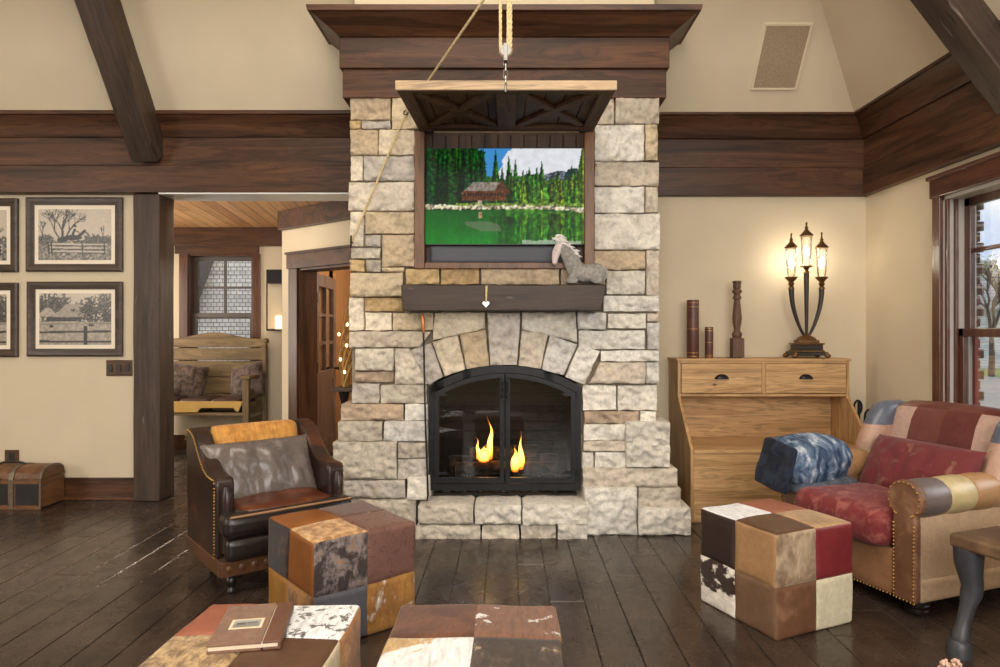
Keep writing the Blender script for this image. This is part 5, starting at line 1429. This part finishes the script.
def sepia(kind):
    w,h=120,84; u,v=np.meshgrid((np.arange(w)+.5)/w,(np.arange(h)+.5)/h)
    nz=np.array([[NZ.fractal(Vector((a*30,b*22,kind*3.1)),1,2,3) for a in u[0]] for b in v[:,0]])
    g=np.full((h,w),.80)+nz*.03; R_=np.random.RandomState(kind)
    def seg(x0,y0,x1,y1,t,val):
        L2=(x1-x0)**2+(y1-y0)**2; s=np.clip(((u-x0)*(x1-x0)+(v-y0)*(y1-y0))/L2,0,1)
        g[np.hypot((u-x0-s*(x1-x0))*1.35,v-y0-s*(y1-y0))<t]=val
    def ell(cx,cy,rx,ry,val,rag=.25):
        m=((u-cx)/rx)**2+((v-cy)/ry)**2<1+nz*rag*3; g[m]=(val+nz*.25)[m]
    if kind in (1,3):
        g[v>.62]=(.55+nz*.3)[v>.62]; ell(.10,.60,.12,.10,.42); ell(.80,.60,.22,.09,.40,.5)
        def br(x,y,a,L,t,n):
            x1,y1=x+L*math.cos(a)*.75,y-L*math.sin(a); seg(x,y,x1,y1,t,.24 if t>.008 else .36)
            if n: 
                for k in range(3): br(x1,y1,a+R_.uniform(-.6,.6),L*R_.uniform(.6,.85),t*.62,n-1)
        br(.33,.62,math.pi/2,.20,.022,4); br(.36,.60,1.1,.2,.014,4); br(.30,.60,2.1,.2,.014,4); br(.88,.62,1.5,.1,.008,3); br(.05,.62,1.5,.14,.012,3)
        if kind==1:
            ell(.47,.56,.13,.055,.16,.05); seg(.55,.54,.63,.43,.030,.16); seg(.63,.43,.68,.49,.016,.16); ell(.33,.60,.07,.055,.17,.1); seg(.38,.57,.30,.66,.016,.15); seg(.53,.60,.60,.64,.012,.15); seg(.56,.62,.50,.645,.010,.15)
            seg(.47,.50,.50,.40,.022,.18); ell(.505,.335,.018,.022,.16,0); seg(.50,.42,.56,.46,.010,.2); ell(.515,.375,.014,.016,.75,0)
        for y in (.69,.76,.83): seg(.14,y-.01,.93,y+.005,.014,.78); seg(.14,y+.022,.93,y+.03,.007,.30)
        for x in (.14,.18,.60,.90): seg(x,.66,x+.01,.88,.014,.30)
    else:
        ell(.10,.30,.20,.26,.34,.5); ell(.28,.22,.16,.18,.36,.5); ell(.70,.36,.17,.26,.34,.55); ell(.92,.25,.16,.22,.42,.5); ell(.93,.45,.10,.2,.36,.5)
        hip=(v>.21)&(v<.47)&(u>.18+(.47-v)*.75)&(u<.60-(.47-v)*.1); g[hip]=(.66+nz*.08)[hip]
        t2=(v>.28)&(v<.45)&(abs(u-.12)<(v-.24)*.7); g[t2]=(.70+nz*.08)[t2]; seg(.12,.17,.12,.27,.010,.6)
        b=(v>.465)&(v<.55)&(u>.10)&(u<.58); g[b]=(.26+nz*.2)[b]; ell(.47,.33,.035,.025,.30,.1); ell(.70,.42,.15,.18,.34,.55)
        lo=v>.56; g[lo]=(.68+nz*.12)[lo]; seg(0,.60,1,.58,.010,.56); ell(.17,.64,.03,.03,.2,.1); ell(.72,.62,.04,.025,.3,.3)
        seg(0,.755,1,.735,.020,.30); seg(0,.93,1,.935,.020,.28); seg(.64,.66,.645,.98,.034,.22)
    g=np.clip((g-.17)*1.18,0.03,1)
    c=np.stack([g*1.0,g*.93,g*.84],-1); return np.where(c<=.04045,c/12.92,((c+.055)/1.055)**2.4)
framed(25,197,121.5,271.5,'framed sepia photograph of a horse and rider jumping a log fence',sepia(1),1)
framed(26,281.5,121.5,356.5,'framed sepia photograph of a big roofed barn behind a rail fence',sepia(2),2)
framed(-80,198,16.5,272,'framed sepia photograph cut by the left edge in the upper row',sepia(3),3)
framed(-80,282.5,16.5,357,'framed sepia photograph cut by the left edge in the lower row',sepia(4),4)
M['plate']=m_wood('carved_wall_plate',srgb(58,40,28),srgb(112,80,52),'x',4,.4,.4)
def plate(px0,py0,px1,py1,k,label,cat,nm,part):
    d=YB-.01; x0,x1,z0,z1=X(px0,d),X(px1,d),Z(py1,d),Z(py0,d); t=thing(nm,label,cat,((x0+x1)/2,YB-.006,z0))
    MB().box(x0,x1,YB-.010,YB-.0005,z0,z1).box(x0+.012,x1-.012,YB-.016,YB-.0102,z1-.022,z1-.010).box(x0+.012,x1-.012,YB-.016,YB-.0102,z0+.010,z0+.022).build('plate',M['plate'],t,smooth=0,bevel=.003)
    for i in range(k):
        c=x0+(x1-x0)*(i+.5)/k
        if part=='rocker': MB().box(c-.016,c+.016,YB-.018,YB-.0102,z0+.032,z1-.032).build('rocker',M['ironsoft'],t,smooth=0,bevel=.002)
        else: MB().box(c-.022,c+.022,YB-.014,YB-.0102,z0+.024,z1-.024).build('socket',M['ironsoft'],t,smooth=0,bevel=.002)
plate(106,360,132,376,3,'brown three gang switch plate under the framed photographs','switch','light_switch','rocker')
plate(4.5,450,18.5,464,1,'brown outlet plate on the wall above the old trunk','outlet','wall_outlet','socket')

# old trunk
M['trunkwood']=m_wood('old_trunk_wood',srgb(86,56,34),srgb(138,96,62),'y',1,.45,.3)
M['trunkdark']=m_plain('black_trunk_panel',srgb(34,30,28),.5,var=.3,scale=14)
M['trunkslat']=m_wood('trunk_slat',srgb(92,62,38),srgb(132,94,60),'x',1.2,.45,.2)
M['oldmetal']=m_plain('old_metal_edging',srgb(112,100,88),.45,metal=.5,var=.3,scale=40)
tx1=X(40.5,4.95); tx0=tx1-.64; tyf,tyb=4.95,5.225
tk=thing('old_trunk','old dome topped trunk with dark panels and straps against the left wall','trunk',((tx0+tx1)/2,5.09,0))
def lidz(t): return .222+.085*(1-abs(2*t-1)**2.6)**.5
MB().box(tx0+.006,tx1-.006,tyf+.006,tyb,.01,.216).build('body',M['trunkwood'],tk,smooth=0)
lp=[(tyf+.006+(tyb-tyf-.006)*k/20,lidz(max(.0,k/20))) for k in range(21)]
ld=MB().prism([(tyf+.006,.219)]+lp+[(tyb,.219)],'x',tx0+.006,tx1-.006).build('lid',M['trunkwood'],tk,smooth=35)
for a,b in ((.02,.185),(.245,.395),(.455,.62)): MB().box(tx0+a,tx0+b,tyf+.000,tyf+.007,.035,.185).build('front_panel',M['trunkdark'],tk,smooth=0,bevel=.002)
for x in (tx0+.205,tx0+.425):
    st_=MB(); 
    prs=[(tyf-.003,.012),(tyf-.003,.216)]+[(a-(.006 if i<4 else 0),b+.005) for i,(a,b) in enumerate(lp)]
    for i in range(len(prs)-1):
        (a,b),(c,d_)=prs[i],prs[i+1]
        st_.add([(x-.016,a,b),(x+.016,a,b),(x+.016,c,d_),(x-.016,c,d_),(x-.016,a+.006,b-.004),(x+.016,a+.006,b-.004),(x+.016,c+.006,d_-.004),(x-.016,c+.006,d_-.004)],[(0,1,2,3),(7,6,5,4),(0,4,5,1),(1,5,6,2),(2,6,7,3),(3,7,4,0)])
    st_.build('strap',M['oldmetal'],tk,smooth=0)
for x in (tx0,tx1-.012):
    ed=MB(); 
    MB().box(x,x+.012,tyf,tyf+.014,0,.218).build('corner_edging',M['oldmetal'],tk,smooth=0,bevel=.002)
    ed.prism([(a,b+.004) for a,b in lp]+[(a,b-.010) for a,b in reversed(lp)],'x',x,x+.012).build('lid_edging',M['oldmetal'],ld,smooth=30)
MB().box(tx0,tx1,tyf-.002,tyf+.006,.0,.022).build('bottom_rail',M['trunkslat'],tk,smooth=0,bevel=.002)
MB().box(tx0+.013,tx1-.013,tyf-.002,tyf+.006,.190,.215).build('top_rail',M['trunkslat'],tk,smooth=0,bevel=.002)
MB().box((tx0+tx1)/2-.028,(tx0+tx1)/2+.028,tyf-.008,tyf+.004,.15,.235).build('lock_plate',M['oldmetal'],tk,smooth=0,bevel=.003)
MB().tube([(tx1-.20+.10*math.cos(a)-.1,5.08,.305+.022*math.sin(a)) for a in [math.pi*k/10 for k in range(11)]],.008,8).build('carry_handle',M['trunkdark'],ld,smooth=60)

# ================================================================ PASSAGE BEYOND THE OPENING
ZP=2.44; YW=7.53
M['pineceil']=m_planks('pine_ceiling_boards',srgb(192,138,88),srgb(226,178,124),R(82),.115,3.4,.4,.004,'xy')
M['denwood']=m_planks('den_pine_wall',srgb(150,106,66),srgb(186,142,96),R(90),.14,4,.45,.004,'xz')
struct(MB().box(-4.7,1.2,YB+WT+.0,9.5,ZP,ZP+.05).build('ceiling',M['pineceil'],smooth=0),'honey pine board ceiling of the passage')
wx0,wx1,wz0,wz1=X(188,YW),X(254,YW),.80,Z(254,YW)
pw_=MB(); pw_.box(-4.7,wx0,YW,YW+.16,0,ZP).box(wx1,-1.98,YW,YW+.16,0,ZP).box(wx0,wx1,YW,YW+.16,0,wz0).box(wx0,wx1,YW,YW+.16,wz1,ZP)
struct(pw_.build('wall_passage_back',M['plaster'],smooth=0))
struct(MB().box(-4.7,-4.55,YB+WT,YW,0,ZP).build('wall_passage_left',M['plaster'],smooth=0))
struct(MB().box(-2.10,-1.98,6.62,9.5,0,ZP).build('wall_den_left',M['denwood'],smooth=0))
struct(MB().box(-4.55,-2.2,YW-.06,YW,2.235,ZP).build('trim_12',M['trimx'],smooth=0,bevel=.004),'dark beam along the top of the passage back wall')
# window of the passage
w2=MB(); w2.box(X(180,YW),wx0+.006,YW-.025,YW,wz0-.1,wz1).box(wx1-.006,wx1+.075,YW-.025,YW,wz0-.1,wz1)
w2=w2.build('window_2',M['winwood'],smooth=0,bevel=.003); struct(w2,'stained sash window at the back of the passage')
MB().box(X(176,YW),X(259.5,YW),YW-.035,YW,wz1,Z(242,YW)).build('head_casing',M['trimx'],w2,smooth=0,bevel=.003)
jm=MB().box(wx0,wx0+.02,YW,YW+.15,wz0,wz1).box(wx1-.02,wx1,YW,YW+.15,wz0,wz1).box(wx0,wx1,YW,YW+.15,wz1-.02,wz1); jm.build('jamb',M['winwood'],w2,smooth=0)
M['greysash']=m_plain('grey_window_sash',srgb(84,76,72),.45,var=.1)
zm=Z(315.5,YW)
for nm,y,z0,z1,mun in (('upper_sash',YW+.10,zm-.03,wz1-.02,True),('lower_sash',YW+.06,wz0,zm+.03,False)):
    s=MB(); a,b=wx0+.02,wx1-.02; fw=.048
    s.box(a,a+fw,y,y+.034,z0,z1).box(b-fw,b,y,y+.034,z0,z1).box(a+fw,b-fw,y+.001,y+.033,z0,z0+fw).box(a+fw,b-fw,y+.001,y+.033,z1-fw,z1)
    if mun: s.box((a+b)/2-.012,(a+b)/2+.012,y+.004,y+.03,z0+fw,z1-fw).box(a+fw,b-fw,y+.006,y+.028,(z0+z1)/2-.012,(z0+z1)/2+.012)
    so=s.build(nm,M['greysash'],w2,smooth=0); MB().box(a+fw-.01,b-fw+.01,y+.014,y+.02,z0+fw-.01,z1-fw+.01).build('pane',M['glass'],so,smooth=0)
# shingled gable seen through it
M['shingle']=m_planks('weathered_shingles',srgb(214,208,198),srgb(236,230,220),0,.062,.09,.9,.005,'xz')
gb=thing('shingled_gable','pale grey shingled house gable outside the passage window','building',(-4,10.6,-.3))
MB().box(-8,-2.2,10.6,11,-.3,4.5).build('wall',M['shingle'],gb,smooth=0)
mm=Matrix.Translation((-4.96,10.45,1.35))@Matrix.Rotation(R(-69),4,'Y')
MB().box(0,3.2,-.06,.12,-.0,.34,0,mm).build('rake_board',M['greysash'],gb,smooth=0,bevel=.01)
# angled wall with the doorway; local x runs along it toward the chimney
aM=Matrix.Translation((-2.164,6.51,0))@Matrix.Rotation(math.atan2(-.623,.782),4,'Z')
T_=.18; s0,s1,zd=.26,1.16,1.885
aw2=MB(); aw2.box(0,s0,0,T_,0,ZP,0,aM).box(s1,1.62,0,T_,0,ZP,0,aM).box(s0,s1,0,T_,zd,ZP,0,aM)
struct(aw2.build('wall_passage_right',M['plaster'],smooth=0))
M['trima']=m_wood('stained_casing',bd,bl,'z',.9,.42)
struct(MB().box(-.0,1.6,-.05,0,2.262,ZP,0,aM).build('trim_13',M['trimx'],smooth=0,bevel=.004),'dark beam along the top of the angled wall')
dr=MB().box(s0-.125,s0+.012,-.022,0,0,zd,0,aM).box(s1-.012,s1+.12,-.022,0,0,zd,0,aM)
dr=dr.build('door_1',M['trima'],smooth=0,bevel=.004); struct(dr,'open panelled wood door with six panes in the angled passage wall')
MB().box(s0-.14,s1+.14,-.034,0,zd,zd+.135,0,aM).box(s0-.155,s1+.155,-.045,0,zd+.135,zd+.155,0,aM).build('head_casing',M['trimx'],dr,smooth=0,bevel=.004)
MB().box(s0,s0+.022,0,T_+.02,0,zd,0,aM).box(s1-.022,s1,0,T_+.02,0,zd,0,aM).box(s0+.022,s1-.022,0,T_+.02,zd-.022,zd,0,aM).build('jamb',M['trima'],dr,smooth=0,bevel=.003)
# leaf, swung back into the den
M['doorwood']=m_wood('grey_brown_door',srgb(92,72,60),srgb(140,116,100),'z',1,.45,.3)
lM=Matrix.Translation((-1.835,6.515,0))@Matrix.Rotation(math.atan2(.94,-.03),4,'Z')
lw,lh,lt=.84,1.86,.042
lf=MB(); lf.box(0,.11,0,lt,.01,lh,0,lM).box(lw-.11,lw,0,lt,.01,lh,0,lM).box(.11,lw-.11,.001,lt-.001,.01,.20,0,lM).box(.11,lw-.11,.001,lt-.001,lh-.12,lh,0,lM).box(.11,lw-.11,.001,lt-.001,.80,.90,0,lM)
lf.box(.11,lw-.11,.012,lt-.012,.20,.80,0,lM)
for k in range(1,4): lf.box(.11+k*(lw-.22)/4-.003,.11+k*(lw-.22)/4+.003,.010,lt-.010,.20,.80,0,lM)
lf=lf.build('leaf',M['doorwood'],dr,smooth=0,bevel=.002)
mu=MB(); z0,z1=.90,lh-.12
mu.box(lw/2-.014,lw/2+.014,.004,lt-.004,z0,z1,0,lM)
for k in (1,2):
    for a,b in ((.11,lw/2-.0145),(lw/2+.0145,lw-.11)): mu.box(a,b,.005,lt-.005,z0+(z1-z0)*k/3-.014,z0+(z1-z0)*k/3+.014,0,lM)
mu.build('muntin',M['doorwood'],lf,smooth=0)
MB().box(.10,lw-.10,.018,.024,z0-.01,z1+.01,0,lM).build('pane',M['glass'],lf,smooth=0)
MB().tube([lM@Vector((lw-.06,-.045,.90)),lM@Vector((lw-.06,.09,.90))],.012,10).ball(lM@Vector((lw-.06,-.055,.90)),.026,12).build('handle',M['iron'],lf,smooth=60)
for z in (.25,.95,1.62): MB().box(-.012,.012,-.014,.012,z-.05,z+.05,0,lM).build('hinge',M['iron'],lf,smooth=0)
# den beyond
struct(MB().box(-2.1,1.2,9.2,9.35,0,1.0).box(-2.1,X(336,9.2),9.2,9.35,1.0,2.05).box(X(352,9.2),1.2,9.2,9.35,1.0,2.05).box(-2.1,1.2,9.2,9.35,2.05,ZP).build('wall_den_back',M['denwood'],smooth=0))
w3=MB(); a,b=X(336,9.2),X(352,9.2)
w3.box(a-.08,a,9.17,9.2,.92,2.05).box(b,b+.08,9.17,9.2,.92,2.05).box(a-.1,b+.1,9.165,9.2,2.05,2.17).box(a-.1,b+.1,9.15,9.2,.9,1.0)
w3.box((a+b)/2-.012,(a+b)/2+.012,9.24,9.27,1.0,2.05)
for z in (1.26,1.52,1.78): w3.box(a,b,9.241,9.269,z-.012,z+.012)
w3=w3.build('window_3',M['winwood'],smooth=0); struct(w3,'small paned window in the den beyond the open door'); MB().box(a,b,9.25,9.256,1.0,2.05).build('pane',M['glass'],w3,smooth=0)
struct(MB().box(1.1,1.2,YB+WT,9.4,0,ZP).build('wall_den_right',M['denwood'],smooth=0))
# floor outlet plate far off and baseboard
struct(MB().box(-4.55,-2.17,YW-.02,YW,0,.15).build('baseboard_passage',M['trimx'],smooth=0))

# ---- settle (bench) in the passage
M['settle']=m_wood('weathered_yellow_pine',srgb(92,74,50),srgb(148,124,86),'x',.8,.6,.4)
M['settlez']=m_wood('weathered_yellow_upright',srgb(92,74,50),srgb(144,120,84),'z',.8,.6,.4)
M['skirt']=m_plain('ochre_painted_skirt',srgb(190,154,84),.5,var=.08)
L('bench',(70,52,46),.4,.3)
yS0,yS1=6.88,7.40
sx0,sx1=-3.75,X(267,7.38)
sb_=thing('wooden_settle','weathered yellow high backed settle bench with arched crest under the passage window','bench',((sx0+sx1)/2,7.1,0))
z337=Z(338,7.38)
# back boards with the arched crest
cxr=X(214,7.38); xs=[sx0+(sx1-sx0)*k/40 for k in range(41)]
crest=[(x,z337-.065+ .075*math.exp(-((x-cxr)/.30)**2)+.05) for x in xs]
MB().prism([(sx0,z337-.10)]+[(sx1,z337-.10)]+[(x,z) for x,z in reversed(crest)],'y',7.36,7.40).build('crest_rail',M['settle'],sb_,smooth=0,bevel=.006)
zz=[.42,.62,.80,.98,z337-.105]
for a,b in zip(zz,zz[1:]): MB().box(sx0+.05,sx1-.055,7.365,7.39,a+.004,b-.004).build('back_board',M['settle'],sb_,smooth=0,bevel=.006)
for x in (sx0,sx1-.055): MB().box(x,x+.055,7.35,7.405,0,z337-.08).build('back_post',M['settlez'],sb_,smooth=0,bevel=.006)
MB().ball((sx1-.0,7.36,z337-.03),.030,14).build('finial',M['settlez'],sb_,smooth=60)
MB().box(sx0+.03,sx1-.03,yS0+.02,7.36,.44,.47).build('seat',M['settle'],sb_,smooth=0,bevel=.004)
# scalloped skirt
zt_=.585; sk=[(sx0+.05,zt_),(sx0+.05,zt_-.075)]
for k in range(41):
    t=k/40; x=sx0+.05+(sx1-.12-sx0-.05)*t
    sk.append((x,zt_-.11+.045*(1 if .58<t<.985 else 0)*min(1,min(t-.58,.985-t)*40)))
sk.append((sx1-.07,zt_))
MB().prism(sk,'y',yS0+.005,yS0+.03).build('skirt',M['skirt'],sb_,smooth=0,bevel=.003)
for x in (sx0,sx1-.03):
    xa=x; z_a=Z(376,6.88)
    MB().box(xa-.045,xa+.02,yS0,yS0+.06,0,z_a-.03).build('arm_post',M['settlez'],sb_,smooth=0,bevel=.005)
    MB().box(xa-.055,xa+.04,yS0-.02,7.36,z_a-.03,z_a).build('arm_rest',M['settle'],sb_,smooth=0,bevel=.006)
    for zq in (.30,.46,.60): MB().box(xa-.03,xa-.01,yS0+.06,7.35,zq,zq+.10).build('arm_slat',M['settle'],sb_,smooth=0,bevel=.004)
wS=(sx1-sx0-.16)/3
for k in range(3):
    o=MB().rbox((sx0+.06+wS*(k+.5),7.13,.545),(wS-.01,.44,.12),.04,7,(0,.01,.012)).build('seat_cushion',M['leather_bench'],None,smooth=60,merge=.0004)
    tag(o,('leftmost','middle','rightmost')[k]+' brown leather seat cushion on the wooden settle','cushion','settle seat cushions')
Hd('pillow_brown',(58,46,42),(112,94,84),.5,16,.12)
for x,rz,l in ((X(184,7.15),8,'mottled brown pillow at the left end of the wooden settle'),(X(244,7.12),-14,'mottled brown pillow leaning at the right end of the wooden settle')):
    o=pillow(MB(),.40,.36,.15,18,.012,int(x*10)).build('throw_pillow',M['hide_pillow_brown'],None,smooth=80,merge=.0008)
    o.location=(x,7.20,.77); o.rotation_euler=(R(72),R(rz),R(rz)); tag(o,l,'pillow','pillows on the settle')

# ---- candle lantern on the passage wall
cxl=X(279,7.5); 
sc_=thing('wall_lantern','tall black metal wall lantern with a glowing candle right of the passage window','lantern',(cxl,7.47,1.3))
z0,z1=Z(329,7.45),Z(270,7.45)
MB().box(cxl-.10,cxl+.08,7.38,7.52,z0-.02,z0).build('tray',M['iron'],sc_,smooth=0,bevel=.003)
MB().box(cxl-.10,cxl+.08,7.38,7.52,z1-.15,z1).build('hood',M['iron'],sc_,smooth=0,bevel=.004)
for x in (cxl-.095,cxl+.075): MB().box(x-.006,x+.006,7.385,7.397,z0,z1-.15).build('upright',M['iron'],sc_,smooth=0)
MB().lathe([(.042,z0),(.042,z0+.14),(.034,z0+.145),(0,z0+.14)],(cxl+.02,7.45,0),18).build('candle',M['candle'],sc_,smooth=40)

# ---- bracket shelf with a twig and bulb lamp on the chimney's left side
bs=thing('bracket_shelf','small dark bracket shelf on the left flank of the chimney','shelf',(-1.16,4.95,.90))
zb_=Z(387,4.9)
MB().box(-1.245,-1.05,4.80,5.08,zb_-.025,zb_).build('top',M['beamx'],bs,smooth=0,bevel=.004)
MB().lathe([(.008,-.27),(.028,-.25),(.034,-.20),(.020,-.14),(.026,-.10),(.040,-.05),(.045,-.026)],(-1.185,4.92,zb_),16).build('turned_bracket',M['blackwood'],bs,smooth=50)
tw_=thing('twig_lamp','gold twisted twig lamp with small lit bulbs beside the chimney above the shelf','lamp',(-1.17,4.94,zb_))
M['twig']=m_plain('gold_twig',srgb(160,120,62),.6,var=.35,scale=30,bstr=.5)
rr=random.Random(8); 
for k in range(7):
    ph=k*.9; pts=[]
    for i in range(22):
        t=i/21; r=.055*math.sin(math.pi*(.1+.85*t))**.8*(.6+.5*((k%3)/2)); a=ph+t*5.5
        pts.append((-1.175+r*math.cos(a)*.9+.03*t*t,4.93+r*math.sin(a),zb_+.002+.68*t*(1-.06*(k%3))))
    MB().tube(pts,[.010-.006*i/21 for i in range(22)],7).build('twig',M['twig'],tw_,smooth=60)
for k,(x,z) in enumerate(((-1.20,.20),(-1.155,.30),(-1.21,.38),(-1.17,.11),(-1.15,.45))):
    MB().ball((x,4.868,zb_+z),.009,10,sc=(1,1,1.4)).build('bulb',M['fairy'],tw_,smooth=60)
# ================================================================ CAMERA, LIGHT, VIEW
cd=bpy.data.cameras.new('camera'); cam=bpy.data.objects.new('camera',cd); C.objects.link(cam)
cam.location=(0,0,HC); cam.rotation_euler=(R(90),0,0)
cd.sensor_width=36; cd.lens=36*F/1000; cd.shift_x=-(CX-500)/1000; cd.shift_y=-(333.5-CY)/1000
cd.clip_start=.05
bpy.context.scene.camera=cam
w=bpy.data.worlds.new('sky'); bpy.context.scene.world=w; w.use_nodes=True
nt=w.node_tree; nt.nodes.clear()
ou=nt.nodes.new('ShaderNodeOutputWorld'); bg=nt.nodes.new('ShaderNodeBackground'); tc=nt.nodes.new('ShaderNodeTexCoord')
no=nt.nodes.new('ShaderNodeTexNoise'); no.inputs['Scale'].default_value=3.2; no.inputs['Detail'].default_value=6
mp=nt.nodes.new('ShaderNodeMapping'); mp.inputs['Scale'].default_value=(1,1,2.6)
cr_=nt.nodes.new('ShaderNodeValToRGB'); e=cr_.color_ramp.elements
e[0].position=.34; e[0].color=(*srgb(150,185,232),1); e[1].position=.54; e[1].color=(*srgb(246,248,250),1)
nt.links.new(tc.outputs['Generated'],mp.inputs[0]); nt.links.new(mp.outputs[0],no.inputs['Vector']); nt.links.new(no.outputs['Fac'],cr_.inputs[0])
nt.links.new(cr_.outputs[0],bg.inputs[0]); bg.inputs[1].default_value=1.15; nt.links.new(bg.outputs[0],ou.inputs[0])
def area(name,loc,target,sx,sy,power,col=(1,1,1)):
    l=bpy.data.lights.new(name,'AREA'); l.shape='RECTANGLE'; l.size=sx; l.size_y=sy; l.energy=power; l.color=col
    o=bpy.data.objects.new(name,l); C.objects.link(o); o.location=loc
    o.rotation_euler=(Vector(target)-Vector(loc)).to_track_quat('-Z','Y').to_euler(); return o
def point(name,loc,power,col=(1,.75,.45),r=.03):
    l=bpy.data.lights.new(name,'POINT'); l.energy=power; l.color=col; l.shadow_soft_size=r
    o=bpy.data.objects.new(name,l); C.objects.link(o); o.location=loc; return o
# added fill lamps behind the camera and overhead, standing for unseen windows and lamps
area('rear_fill',(.6,-2.6,2.6),(-.2,4.5,1.2),5.0,3.0,290,(1,.97,.93))
area('overhead_fill',(-.6,1.9,5.1),(-.6,2.6,0),3.0,2.0,115,(1,.9,.76))
sl_=bpy.data.lights.new('hazy_sun','SUN'); sl_.energy=2.2; sl_.angle=R(50); sl_.color=(1,.97,.93)
so_=bpy.data.objects.new('hazy_sun',sl_); C.objects.link(so_); so_.location=(8,1,6); so_.rotation_euler=Vector((-1,.30,-.42)).to_track_quat('-Z','Y').to_euler()
area('left_fill',(-5.8,1.2,2.0),(0,3.6,.8),2.5,2.0,90,(1,.95,.88))  # added fill before the solid left wall, which has no window
area('passage_side_fill',(-4.5,6.4,1.4),(-2.5,6.4,1.3),1.2,1.4,34,(1,.93,.82)); area('passage_header_fill',(-2.4,5.52,2.40),(-2.9,7.4,.9),.5,.08,7,(1,.9,.75))  # two added lamps that brighten the passage, kept out of view
point('den_fill',(-.7,7.5,1.9),55,(1,.86,.68),.12)  # added fill for the den, no lamp hangs there
vs=bpy.context.scene.view_settings; vs.view_transform='Standard'; vs.look='None'; vs.gamma=1; vs.use_curve_mapping=False; vs.exposure=0.35
